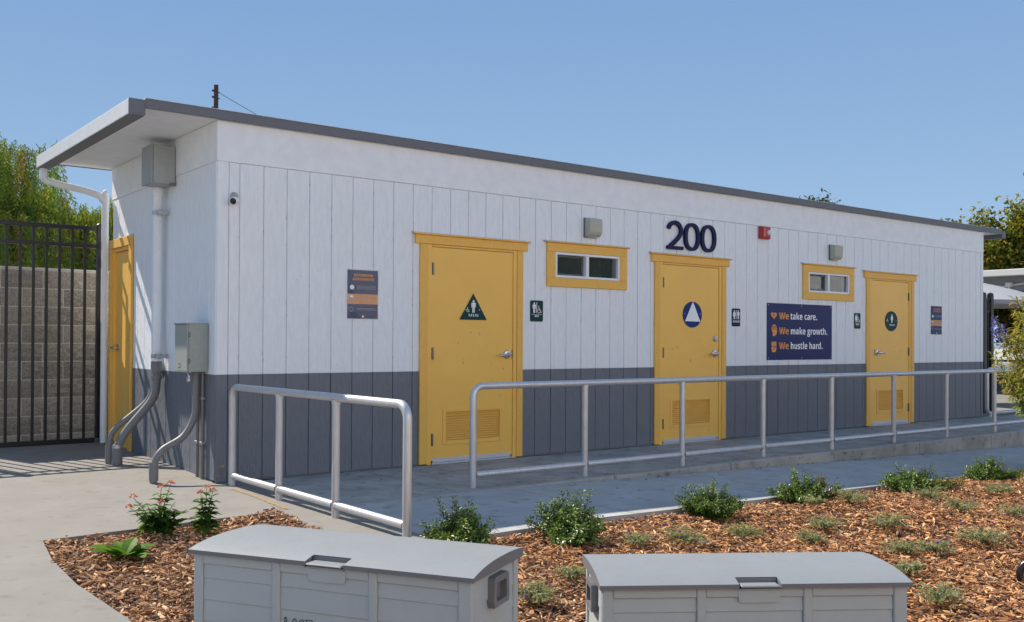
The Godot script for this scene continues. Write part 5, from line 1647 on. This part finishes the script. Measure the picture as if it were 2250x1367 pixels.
func lantana(at: Vector3, label: String, sd: int, stems: Array):
	var t := thing("flowering_plant", label, "plant", at)
	var r := RandomNumberGenerator.new(); r.seed = sd
	var st := MB.new(); var lf := MB.new()
	for s in stems:
		var tip := Vector3(s[0], s[1], s[2])
		var mid := Vector3(tip.x * 0.35, tip.y * 0.55, tip.z * 0.35)
		var P := func(u: float) -> Vector3: return Vector3.ZERO.lerp(mid, u).lerp(mid.lerp(tip, u), u)
		var path := []
		for q in 8: path.append(P.call(q / 7.0))
		st.tube(path, [0.004, 0.0038, 0.0035, 0.003, 0.0027, 0.0024, 0.002, 0.0015], 5, false)
		var nl: int = int(s[3] * 1.3)
		for q in nl:
			var u := 0.12 + 0.8 * q / nl
			var p: Vector3 = P.call(u)
			var a := q * 1.57 + r.randf() * 0.8
			var out := Vector3(cos(a), r.randf_range(-0.35, 0.5), sin(a)).normalized()
			var c := Color(0.05, 0.12, 0.025).lerp(Color(0.12, 0.24, 0.04), r.randf())
			var l := r.randf_range(0.065, 0.11) * (1.15 - 0.55 * u)
			leaf_quad(lf, p, out, Vector3.UP, l, l * 0.62, c, 0.2)
			leaf_quad(lf, p, Vector3(-out.x, out.y, -out.z), Vector3.UP, l * 0.9, l * 0.55, c * 1.1, 0.2)
		if s[4]:
			var fm := MB.new()
			for q in 26:
				var out := Vector3(r.randfn(), absf(r.randfn()) * 0.8 + 0.1, r.randfn()).normalized()
				var c := Color(0.62, 0.20, 0.09).lerp(Color(0.72, 0.40, 0.20), r.randf())
				if r.randf() < 0.25: c = Color(0.62, 0.14, 0.14)
				leaf_quad(fm, tip + out * 0.012, out, Vector3.UP if absf(out.y) < 0.9 else Vector3.RIGHT, 0.017, 0.014, c)
			obj(fm, "flower", M.petal, t)
	obj(st, "stems", M.stem_green, t)
	obj(lf, "foliage", M.leaf, t)

func build_plants():
	var sh := [[0.22, 3.04, 0.29, 0.27, "evergreen shrub rising directly behind the lettered storage box"], [0.83, 3.27, 0.30, 0.27, "evergreen shrub beside the end of the lit kerb strip"], [2.26, 3.08, 0.27, 0.24, "dark evergreen shrub opposite the middle yellow door"], [3.30, 3.12, 0.27, 0.28, "evergreen shrub with a few browned leaves by the walkway"], [4.60, 3.22, 0.23, 0.31, "spreading evergreen shrub with one tall shoot by the walkway"], [5.95, 3.16, 0.26, 0.27, "small evergreen shrub on the crest of the mulch"], [7.5, 3.05, 0.24, 0.24, "last evergreen shrub along the walkway edge"]]
	var i := 0
	for s in sh:
		shrub(Vector3(s[0], bed_y(s[0], s[1]) - 0.02, s[1]), s[2], s[3], s[4], 500 + i * 7, i == 3)
		i += 1
	var gc := [[1.80, 3.74, 0.13, 0], [1.33, 3.70, 0.16, 2], [2.42, 3.87, 0.14, 1], [2.71, 4.14, 0.17, 0], [3.27, 3.50, 0.15, 0], [3.99, 3.70, 0.16, 0], [3.53, 4.17, 0.16, 1], [2.76, 4.70, 0.17, 2], [2.14, 4.55, 0.13, 2], [2.30, 4.66, 0.12, 3], [1.22, 5.28, 0.13, 0], [1.62, 4.9, 0.09, 0], [-0.13, 4.16, 0.13, 1], [0.27, 3.93, 0.09, 0], [3.75, 4.40, 0.12, 0], [3.05, 3.36, 0.10, 0], [2.02, 4.05, 0.10, 0], [4.9, 3.75, 0.14, 0], [1.05, 3.6, 0.10, 1]]
	var lab := ["grey green ground cover tuft behind the unlettered storage box's lid", "grey green ground cover mat with two purple flowers behind unlettered box", "grey green ground cover with one purple flower between shrubs and box", "broad flowerless grey green ground cover mound in open mulch", "grey green ground cover tuft in front of the browned shrub", "grey green ground cover in front of the shrub with tall shoot", "grey green ground cover with one purple flower below the shrub crest", "broad grey green ground cover mound with two purple flowers", "grey green ground cover with two purple flowers near unlettered box corner", "grey green ground cover with three purple flowers around it", "flowerless grey green ground cover low beside the black hoop", "small grey green ground cover beside the unlettered box's far end", "grey green ground cover with one purple flower between the two boxes", "tiny grey green ground cover sprig between the two storage boxes", "flowerless grey green ground cover above the black hoop", "small grey green sprig at the foot of the browned shrub", "small flowerless grey green sprig amid flowering ground covers", "flowerless grey green ground cover in front of the crest shrub", "small ground cover with one purple flower near the kerb end shrub"]
	i = 0
	for g in gc:
		ground_cover(Vector3(g[0], bed_y(g[0], g[1]) + 0.012, g[1]), g[2], lab[i], 900 + i * 3, g[3])
		i += 1
	var y0 := -0.012
	lantana(Vector3(-0.99, y0, 1.68), "bushy lantana plant with several orange red flower heads", 41, [[-0.16, 0.235, 0.06, 8, true], [-0.19, 0.185, 0.10, 7, true], [0.02, 0.27, 0.0, 9, true], [0.075, 0.285, 0.0, 8, true], [0.0, 0.19, 0.06, 9, true], [0.16, 0.13, 0.02, 9, false], [-0.10, 0.14, 0.02, 9, false], [0.08, 0.15, 0.08, 9, false], [0.12, 0.17, -0.05, 8, false], [-0.06, 0.17, 0.0, 9, false], [0.2, 0.09, 0.05, 7, false]])
	lantana(Vector3(-0.745, y0, 1.78), "slender upright lantana stem with pink flower heads", 43, [[0.01, 0.26, 0.0, 10, true], [0.04, 0.24, 0.02, 9, true], [-0.03, 0.23, 0.01, 9, true], [0.03, 0.17, 0.03, 9, false], [-0.02, 0.15, 0.03, 9, false]])
	# broad leaved rosette
	var t := thing("leafy_weed", "bright green broad leaved rosette growing low in mulch", "plant", Vector3(-1.34, 0.004, 2.24))
	var r := RandomNumberGenerator.new(); r.seed = 8
	for k in 22:
		var a := k * 2.4; var l := r.randf_range(0.10, 0.19)
		var el := r.randf_range(0.12, 0.9) if k > 8 else r.randf_range(0.05, 0.3)
		var d := Vector3(cos(a) * cos(el), sin(el), sin(a) * cos(el))
		var sd := d.cross(Vector3.UP).normalized()
		var nn := sd.cross(d).normalized()
		var mb := MB.new()
		mb.st.set_color(Color(0.09, 0.20, 0.03).lerp(Color(0.17, 0.33, 0.03), r.randf()))
		var prev := []
		for q in 7:
			var u := q / 6.0
			var w := l * 0.42 * pow(sin(PI * (0.08 + 0.9 * u)), 0.8) * (0.5 + 0.5 * u)
			var c := d * l * u - nn * l * 0.45 * u * u * (0.6 if el > 0.4 else 0.15) + nn * 0.0
			var row := [c + sd * w + nn * w * 0.25, c, c - sd * w + nn * w * 0.25]
			if q > 0:
				mb.quadn(prev[0], prev[1], row[1], row[0], nn); mb.quadn(prev[1], prev[2], row[2], row[1], nn)
			prev = row
		obj(mb, "leaf", M.leaf, t)
	# dry leaves blown against the foot of the kerb
	var lm := MB.new()
	for k in 34:
		var x := 2.2 + 6.0 * r.randf(); var z := 1.53 + 0.05 * absf(r.randfn()) + (1.0 * r.randf() if k % 6 == 0 else 0.0)
		var a := r.randf() * TAU
		leaf_quad(lm, Vector3(x, walk_y(x) + 0.004, z), Vector3(cos(a), r.randf_range(0.0, 0.25), sin(a)).normalized(), Vector3.UP, r.randf_range(0.02, 0.05), r.randf_range(0.01, 0.025), Color(0.11, 0.065, 0.035) * r.randf_range(0.7, 1.6), 0.3)
	for k in 10:
		var x := 1.0 + 8.0 * r.randf(); var z := 0.1 + 1.2 * r.randf(); var a := r.randf() * TAU
		leaf_quad(lm, Vector3(x, 0.004, z), Vector3(cos(a), 0.1, sin(a)).normalized(), Vector3.UP, 0.03, 0.014, Color(0.16, 0.10, 0.05), 0.3)
	var lo := obj(lm, "fallen_leaves", M.petal)
	meta(lo, "small dry brown leaves scattered along the kerb foot", "leaves", "", "stuff")
	# black hoop at the edge
	var hp := thing("plastic_hoop", "curved black plastic hoop standing on the mulch", "hoop", Vector3(2.075, 0.015, 5.30))
	var pts := []
	for k in 25:
		var a := TAU * k / 24
		pts.append(Vector3(0.61, 0, 0.79) * 0.075 * cos(a) + Vector3(0.2, 0.9, 0.1) * 0.075 * sin(a))
	var mb2 := MB.new(); mb2.tube(pts, 0.018, 10, false)
	obj(mb2, "ring", M.black_plastic, hp)

# ---------------------------------------------------------------- trees
func clump_mesh(sd: int, n: int, l: float, w: float, spread: float) -> Mesh:
	var r := RandomNumberGenerator.new(); r.seed = sd
	var mb := MB.new()
	for k in n:
		var d := Vector3(r.randfn(), r.randfn() * 0.7 - 0.1, r.randfn()).normalized()
		var p := Vector3(r.randfn(), r.randfn(), r.randfn()) * spread * 0.45
		leaf_quad(mb, p, d, Vector3.UP if absf(d.y) < 0.9 else Vector3.RIGHT, l * r.randf_range(0.7, 1.2), w * r.randf_range(0.7, 1.2), Color.WHITE * r.randf_range(0.8, 1.15))
	return mb.st.commit()

func strand_mesh(sd: int, n: int, l: float) -> Mesh:
	# hanging twig with narrow drooping leaves, length 1 downwards
	var r := RandomNumberGenerator.new(); r.seed = sd
	var mb := MB.new()
	mb.st.set_color(Color(0.7, 0.6, 0.4))
	mb.tube([Vector3.ZERO, Vector3(0.03, -0.5, 0.01), Vector3(0.02, -1.0, 0.03)], [0.004, 0.003, 0.002], 3, false)
	for k in n:
		var u := k / float(n)
		var a := k * 2.4 + r.randf()
		var d := Vector3(cos(a) * 0.8, -0.75 - 0.5 * r.randf(), sin(a) * 0.8).normalized()
		leaf_quad(mb, Vector3(0.03 * sin(u * 3), -u, 0.03 * u), d, Vector3(cos(a + 1.5), 0.2, sin(a + 1.5)), l * r.randf_range(0.7, 1.2), l * 0.24, Color.WHITE * r.randf_range(0.75, 1.2))
	return mb.st.commit()

func limb(mb: MB, a: Vector3, b: Vector3, r0: float, r1: float, sag := 0.0):
	var pts := []; var rad := []
	for k in 7:
		var u := k / 6.0
		pts.append(a.lerp(b, u) + Vector3(sin(u * 5.0) * 0.06, sag * sin(PI * u), cos(u * 4.0) * 0.05) * (b - a).length() * 0.4)
		rad.append(lerpf(r0, r1, u))
	mb.tube(pts, rad, 8, false)

func broad_tree(called_label: String, base: Vector3, lobes: Array, n: int, pal: Array, leafl: float, sd: int, group := ""):
	var t := thing("tree", called_label, "tree", base, group)
	var r := RandomNumberGenerator.new(); r.seed = sd
	var c0 := Vector3.ZERO
	for L in lobes: c0 += L[0]
	c0 /= lobes.size()
	var mb := MB.new(); limb(mb, Vector3(0, -0.3, 0), Vector3(c0.x * 0.3, c0.y * 0.55, c0.z * 0.3), 0.22, 0.15)
	obj(mb, "trunk", M.bark, t)
	for L in lobes:
		mb = MB.new(); limb(mb, Vector3(c0.x * 0.3, c0.y * 0.5, c0.z * 0.3), L[0], 0.11, 0.025, 0.05)
		obj(mb, "limb", M.bark, t)
	var X := [[], [], []]; var C := [[], [], []]
	for k in n:
		var L = lobes[r.randi() % lobes.size()]
		var d := Vector3(r.randfn(), r.randfn(), r.randfn()).normalized()
		var rr := pow(r.randf(), 0.42)
		# knobbly surface: clumps with gaps between them
		var knob := 0.80 + 0.26 * sin(d.x * 6.3 + L[0].x * 3) * sin(d.y * 7.1 + L[0].z) + 0.12 * sin(d.z * 9.0 + d.x * 4)
		var p: Vector3 = L[0] + d * L[1] * rr * knob
		var s := r.randf_range(0.75, 1.3)
		var v := r.randi() % 3
		X[v].append(Transform3D(Basis(Vector3(r.randfn(), r.randfn(), r.randfn()).normalized(), r.randf() * TAU) * Basis.from_scale(Vector3(s, s, s)), p))
		var c: Color = pal[r.randi() % pal.size()] * r.randf_range(0.75, 1.25); c.a = 1
		C[v].append(c)
	for v in 3:
		var o := multi("crown", clump_mesh(sd + v, 9, leafl, leafl * 0.62, leafl * 2.2), M.leaf, X[v], C[v], t)
		o.set_meta("kind", "stuff")

func build_trees():
	# weeping tree behind the block wall
	var t := thing("weeping_tree", "weeping green tree hanging over the block wall", "tree", Vector3(0.6, 0.1, -9.0))
	var r := RandomNumberGenerator.new(); r.seed = 71
	var mb := MB.new(); limb(mb, Vector3(0, -0.2, 0), Vector3(-0.3, 2.4, 0), 0.25, 0.17)
	obj(mb, "trunk", M.bark, t)
	var tops := []
	for q in [[-2.6, 4.5, 0.4, 1.1], [-1.3, 4.55, 0.7, 0.9], [-0.55, 4.25, 0.9, 0.75], [0.15, 3.55, 0.9, 0.7], [0.9, 3.45, 0.7, 0.75], [1.7, 3.7, 0.0, 0.9], [2.6, 3.6, -0.5, 0.9], [-0.4, 3.9, -1.0, 1.1], [1.0, 3.5, -1.4, 1.0], [-3.6, 4.3, -0.5, 1.2], [-1.8, 3.6, 1.4, 0.8], [-0.6, 3.2, 1.5, 0.7], [0.6, 2.8, 1.4, 0.7], [1.4, 2.9, 1.1, 0.7], [-2.4, 3.1, 1.7, 0.8]]:
		var c := Vector3(q[0], q[1] - 0.62, q[2])
		mb = MB.new(); limb(mb, Vector3(-0.3, 2.2, 0), c, 0.08, 0.02, 0.12)
		obj(mb, "limb", M.bark, t)
		tops.append([c, q[3]])
	var X := [[], [], []]; var C := [[], [], []]
	for L in tops:
		var hubs := []
		for k in 13:
			var d := Vector3(r.randfn(), absf(r.randfn()) * 0.6, r.randfn()).normalized()
			hubs.append([L[0] + Vector3(d.x * L[1], d.y * L[1] * 0.5 - 0.15, d.z * L[1]) * pow(r.randf(), 0.35), r.randf()])
		for k in 215:
			var hb = hubs[r.randi() % 13]
			var p: Vector3 = hb[0] + Vector3(r.randfn() * 0.15, r.randfn() * 0.05 + 0.02, r.randfn() * 0.17)
			var len: float = r.randf_range(0.4, 0.9) * (0.7 + 0.9 * float(hb[1]))
			if r.randf() < 0.2: len *= 1.5
			var b := Basis(Vector3.UP, r.randf() * TAU) * Basis(Vector3.RIGHT, r.randfn(0.0, 0.28)) * Basis.from_scale(Vector3(1, len, 1))
			var v := r.randi() % 3
			X[v].append(Transform3D(b, p))
			var c := Color(0.10, 0.165, 0.04).lerp(Color(0.36, 0.48, 0.10), clampf(pow(r.randf(), 1.3) * 0.6 + r.randf() * 0.4, 0, 1))
			if r.randf() < 0.15: c = c.lerp(Color(0.42, 0.50, 0.08), 0.6)
			if r.randf() < 0.10: c = Color(0.34, 0.24, 0.07)
			C[v].append(c)
	for v in 3:
		var o := multi("crown", strand_mesh(60 + v, 44, 0.085), M.leaf, X[v], C[v], t)
		o.set_meta("kind", "stuff")
	var yg := [Color(0.15, 0.19, 0.03), Color(0.23, 0.25, 0.035), Color(0.33, 0.29, 0.045), Color(0.11, 0.16, 0.03), Color(0.08, 0.11, 0.025), Color(0.36, 0.26, 0.035)]
	broad_tree("yellowing broadleaf tree behind the far end of the roof", Vector3(25.5, -0.1, -4.0), [[Vector3(-2.5, 3.3, -1.6), 1.35], [Vector3(-1.2, 3.8, -0.4), 1.4], [Vector3(0.6, 3.9, 0.6), 1.7], [Vector3(-1.4, 2.3, -0.4), 1.5], [Vector3(0.4, 2.4, 0.7), 1.7], [Vector3(2.2, 3.4, 1.6), 1.8], [Vector3(-3.3, 2.6, -2.2), 1.1], [Vector3(2.4, 5.0, 1.8), 1.5]], 20000, yg, 0.115, 811)
	var dg := [Color(0.07, 0.11, 0.04), Color(0.10, 0.14, 0.04), Color(0.13, 0.15, 0.05), Color(0.05, 0.08, 0.03)]
	broad_tree("dark green treetop just showing over the roof line", Vector3(33.5, -0.2, -18.0), [[Vector3(0.05, 6.75, 0.05), 1.0], [Vector3(-1.0, 6.1, -0.6), 0.8], [Vector3(1.2, 6.15, 0.9), 0.8], [Vector3(0.2, 5.4, 0.0), 1.5], [Vector3(2.1, 5.9, 1.5), 0.75]], 2200, dg, 0.16, 823)
	broad_tree("taller green tree standing beside the yellowing broadleaf tree", Vector3(22.75, -0.2, -2.93), [[Vector3(0.0, 5.4, 0.0), 1.05], [Vector3(0.9, 4.9, 0.7), 1.2], [Vector3(1.4, 6.3, 1.1), 1.4]], 2400, [Color(0.09, 0.17, 0.03), Color(0.13, 0.2, 0.04), Color(0.07, 0.12, 0.03)], 0.12, 829)
	broad_tree("leafy yard tree in front of the added opposite building", Vector3(14.0, -0.4, 11.0), [[Vector3(0.0, 3.4, 0.0), 1.6], [Vector3(1.3, 3.0, 0.2), 1.4], [Vector3(-1.2, 3.1, 0.1), 1.4], [Vector3(0.2, 4.4, 0.0), 1.3]], 2500, [Color(0.08, 0.13, 0.03), Color(0.12, 0.17, 0.04), Color(0.06, 0.10, 0.03)], 0.14, 841)
	# chaste tree bush with purple spikes at the end of the walkway
	var bt := thing("flowering_bush", "tall yellow green bush with purple flower spikes by the railing", "bush", Vector3(7.25, -0.12, 3.2))
	var st := MB.new(); var lf := MB.new()
	r.seed = 5
	for k in 95:
		var a := r.randf() * TAU
		var len := pow(r.randf(), 0.5)
		var tip := Vector3(cos(a) * 0.62 * len + 0.07, 0.85 + 1.0 * r.randf() * (1.1 - 0.35 * len), sin(a) * 0.62 * len)
		var mid := Vector3(tip.x * 0.55, tip.y * 0.62, tip.z * 0.55)
		st.tube([Vector3.ZERO, mid * 0.5, mid, mid.lerp(tip, 0.5), tip], [0.012, 0.01, 0.007, 0.004, 0.002], 5, false)
		for q in 110:
			var u := 0.5 + 0.5 * q / 110.0
			var p: Vector3 = Vector3.ZERO.lerp(mid, u).lerp(mid.lerp(tip, u), u)
			var out := Vector3(r.randfn(), r.randfn() * 0.7, r.randfn()).normalized()
			var c := Color(0.22, 0.29, 0.08).lerp(Color(0.42, 0.45, 0.16), r.randf())
			if u > 0.8 and r.randf() < 0.6: c = Color(0.42, 0.32, 0.11)
			p += out * 0.03
			leaf_quad(lf, p, out, Vector3.UP if absf(out.y) < 0.9 else Vector3.RIGHT, r.randf_range(0.05, 0.095), r.randf_range(0.016, 0.028), c)
	obj(st, "stems", M.stem_brown, bt)
	obj(lf, "foliage", M.leaf, bt)
	for q in [[-0.50, 1.52, -0.38], [-0.49, 1.40, -0.37], [-0.43, 1.44, -0.33]]:
		var fm := MB.new()
		for k in 80:
			var u := r.randf()
			var out := Vector3(r.randfn(), r.randfn() * 0.5, r.randfn()).normalized()
			leaf_quad(fm, Vector3(q[0] + 0.03 * u, q[1] - 0.14 * u, q[2]) + out * 0.03 * (0.3 + u), out, Vector3.UP if absf(out.y) < 0.9 else Vector3.RIGHT, 0.022, 0.016, Color(0.22, 0.20, 0.60) * r.randf_range(0.7, 1.3))
		fm.st.set_color(Color(0.1, 0.12, 0.05))
		fm.tube([Vector3(q[0] * 0.2, q[1] - 0.75, q[2] * 0.2), Vector3(q[0] * 0.7, q[1] - 0.35, q[2] * 0.7), Vector3(q[0], q[1], q[2])], 0.003, 4, false)
		obj(fm, "flower_spike", M.petal, bt)

# ---------------------------------------------------------------- things beyond
func build_background():
	# unseen building added behind the viewpoint to bounce sunlight onto the shaded long wall
	var ob := thing("added_bounce_building", "unseen white and grey building added across the yard to bounce sunlight", "building")
	var om := MB.new(); om.box(Vector3(-16.0, 0.9, 13.0), Vector3(30.0, 7.0, 16.5), 0.01)
	obj(om, "wall", M.white_paint, ob)
	om = MB.new(); om.box(Vector3(-16.01, -0.42, 12.995), Vector3(30.01, 0.8995, 16.51), 0.01)
	obj(om, "base_wall", M.fascia, ob)
	om = MB.new(); om.box(Vector3(-16.2, 7.0005, 12.85), Vector3(30.2, 7.2, 16.7), 0.01)
	obj(om, "roof", M.fascia, ob)
	for k in 5:
		om = MB.new(); om.box(Vector3(-13.0 + 8.0 * k, -0.30, 12.95), Vector3(-11.9 + 8.0 * k, 1.9, 12.994), 0.005)
		obj(om, "door", M.yellow, ob)
		om = MB.new(); om.box(Vector3(-10.5 + 8.0 * k, 1.5, 12.97), Vector3(-9.0 + 8.0 * k, 2.1, 12.998), 0.005)
		obj(om, "window", M.lamp_dark, ob)
	# utility pole
	var t := thing("utility_pole", "dark wooden utility pole rising behind the roof", "pole", Vector3(17.6, 0, -46.1))
	var mb := MB.new(); mb.tube([Vector3(0, -0.5, 0), Vector3(0, 15.45, 0)], [0.19, 0.125], 12)
	obj(mb, "shaft", M.pole_wood, t)
	for y in [15.1, 14.75, 14.15]:
		mb = MB.new()
		mb.tube([Vector3(-0.22, y, 0), Vector3(0.2, y - 0.04, 0)], 0.035, 6)
		mb.tube([Vector3(-0.19, y - 0.05, 0), Vector3(-0.19, y + 0.06, 0)], 0.05, 8)
		obj(mb, "bracket", M.black_iron, t)
	t = thing("overhead_cable", "thin dark overhead cable slanting from the utility pole", "cable")
	mb = MB.new()
	var pts := []
	for k in 13:
		var u := k / 12.0
		pts.append(Vector3(17.75, 15.05, -46.1).lerp(Vector3(30.0, 11.0, -44.0), u) - Vector3(0, sin(PI * u) * 0.6, 0))
	mb.tube(pts, 0.016, 5)
	obj(mb, "wire", M.black_iron, t)
	# neighbouring building with a broad flat canopy
	t = thing("neighbour_building", "grey building with a pale flat canopy roof beyond the gate", "building")
	mb = MB.new(); mb.box(Vector3(18.7, 2.62, -12.0), Vector3(34.0, 2.76, 2.0), 0.01)
	var cz := obj(mb, "canopy", M.far_light, t)
	mb = MB.new(); mb.box(Vector3(19.0, 2.30, -11.8), Vector3(33.8, 2.615, 1.8))
	obj(mb, "beam", M.far_grey, cz)
	mb = MB.new(); mb.box(Vector3(26.0, 0.0, -12.0), Vector3(33.8, 2.29, -11.6))
	obj(mb, "wall", M.far_grey, t)
	for z in [-11.0, -5.6, 1.2]:
		mb = MB.new(); mb.box(Vector3(19.3, -0.2, z - 0.08), Vector3(19.46, 2.295, z + 0.08), 0.01)
		obj(mb, "column", M.far_grey, t)
	mb = MB.new(); mb.tube([Vector3(18.985, 2.42, -5.0), Vector3(18.985, 2.45, -3.2), Vector3(18.985, 2.40, -2.95), Vector3(18.985, 2.46, -2.4), Vector3(18.985, 2.5, -1.0)], 0.02, 6)
	obj(mb, "pipe_run", M.far_light, t)
	mb = MB.new(); mb.box(Vector3(18.9, 2.38, -2.85), Vector3(18.995, 2.48, -2.72), 0.005)
	mb.tube([Vector3(18.95, 2.38, -2.79), Vector3(18.95, 2.24, -2.79)], 0.02, 6)
	obj(mb, "lamp", M.far_light, t)
	# white pop-up shade
	t = thing("shade_umbrella", "large white shade umbrella beside the dark gate", "umbrella", Vector3(15.4, 0, -1.9))
	mb = MB.new()
	mb.xf = Transform3D(Basis(Vector3.RIGHT, -PI / 2), Vector3(0, 0, 0))
	mb.lathe([Vector2(1.55, 1.84), Vector2(1.55, 1.91), Vector2(0.9, 2.12), Vector2(0.3, 2.28), Vector2(0.0, 2.32)], 8)
	obj(mb, "canopy", M.tent_white, t)
	mb = MB.new(); mb.tube([Vector3(0, -0.1, 0), Vector3(0, 2.3, 0)], 0.03, 8)
	obj(mb, "pole", M.far_grey, t)
	# dark gate beside the far corner
	t = thing("iron_gate", "dark iron gate standing beyond the building's far corner", "gate")
	for x in [13.0, 13.24]:
		mb = MB.new(); mb.box(Vector3(x - 0.04, -0.1, -0.44), Vector3(x + 0.04, 1.94, -0.36), 0.006)
		obj(mb, "post", M.black_iron, t)
		mb = MB.new(); mb.xf = Transform3D(Basis(Vector3.RIGHT, -PI / 2), Vector3(x, 1.94, -0.40))
		mb.lathe([Vector2(0.046, 0), Vector2(0.046, 0.02), Vector2(0, 0.04)], 10)
		obj(mb, "post_cap", M.black_iron, t)
	for k in 14:
		mb = MB.new(); mb.box(Vector3(12.925, 0.12, -0.62 - 0.14 * k), Vector3(12.95, 1.85, -0.595 - 0.14 * k), 0.003)
		obj(mb, "picket", M.black_iron, t)
	for y in [1.86, 1.68, 0.10]:
		mb = MB.new(); mb.box(Vector3(12.92, y - 0.02, -2.6), Vector3(12.955, y + 0.02, -0.445), 0.003)
		obj(mb, "rail", M.black_iron, t)
	for k in 2:
		mb = MB.new(); mb.box(Vector3(13.09 + 0.06 * k, 0.10, -0.41), Vector3(13.11 + 0.06 * k, 1.88, -0.39), 0.003)
		obj(mb, "picket", M.black_iron, t)
	for y in [1.86, 1.66, 0.12]:
		mb = MB.new(); mb.box(Vector3(13.0405, y - 0.02, -0.415), Vector3(13.1995, y + 0.02, -0.385), 0.003)
		obj(mb, "rail", M.black_iron, t)
	# picnic table on the lawn edge
	t = thing("picnic_table", "dark metal picnic table on the lawn beyond the path", "table", Vector3(24.0, -0.05, -5.4))
	mb = MB.new(); mb.box(Vector3(-0.4, 0.70, -0.95), Vector3(0.4, 0.75, 0.95), 0.01)
	obj(mb, "tabletop", M.black_iron, t)
	for s in [-0.7, 0.7]:
		mb = MB.new(); mb.box(Vector3(s - 0.14, 0.41, -0.95), Vector3(s + 0.14, 0.45, 0.95), 0.01)
		obj(mb, "bench", M.black_iron, t)
		mb = MB.new(); mb.tube([Vector3(-0.75, 0, s), Vector3(-0.7, 0.40, s), Vector3(-0.1, 0.42, s), Vector3(0, 0.70, s), Vector3(0.1, 0.42, s), Vector3(0.7, 0.40, s), Vector3(0.75, 0, s)], 0.025, 8)
		obj(mb, "leg", M.black_iron, t)
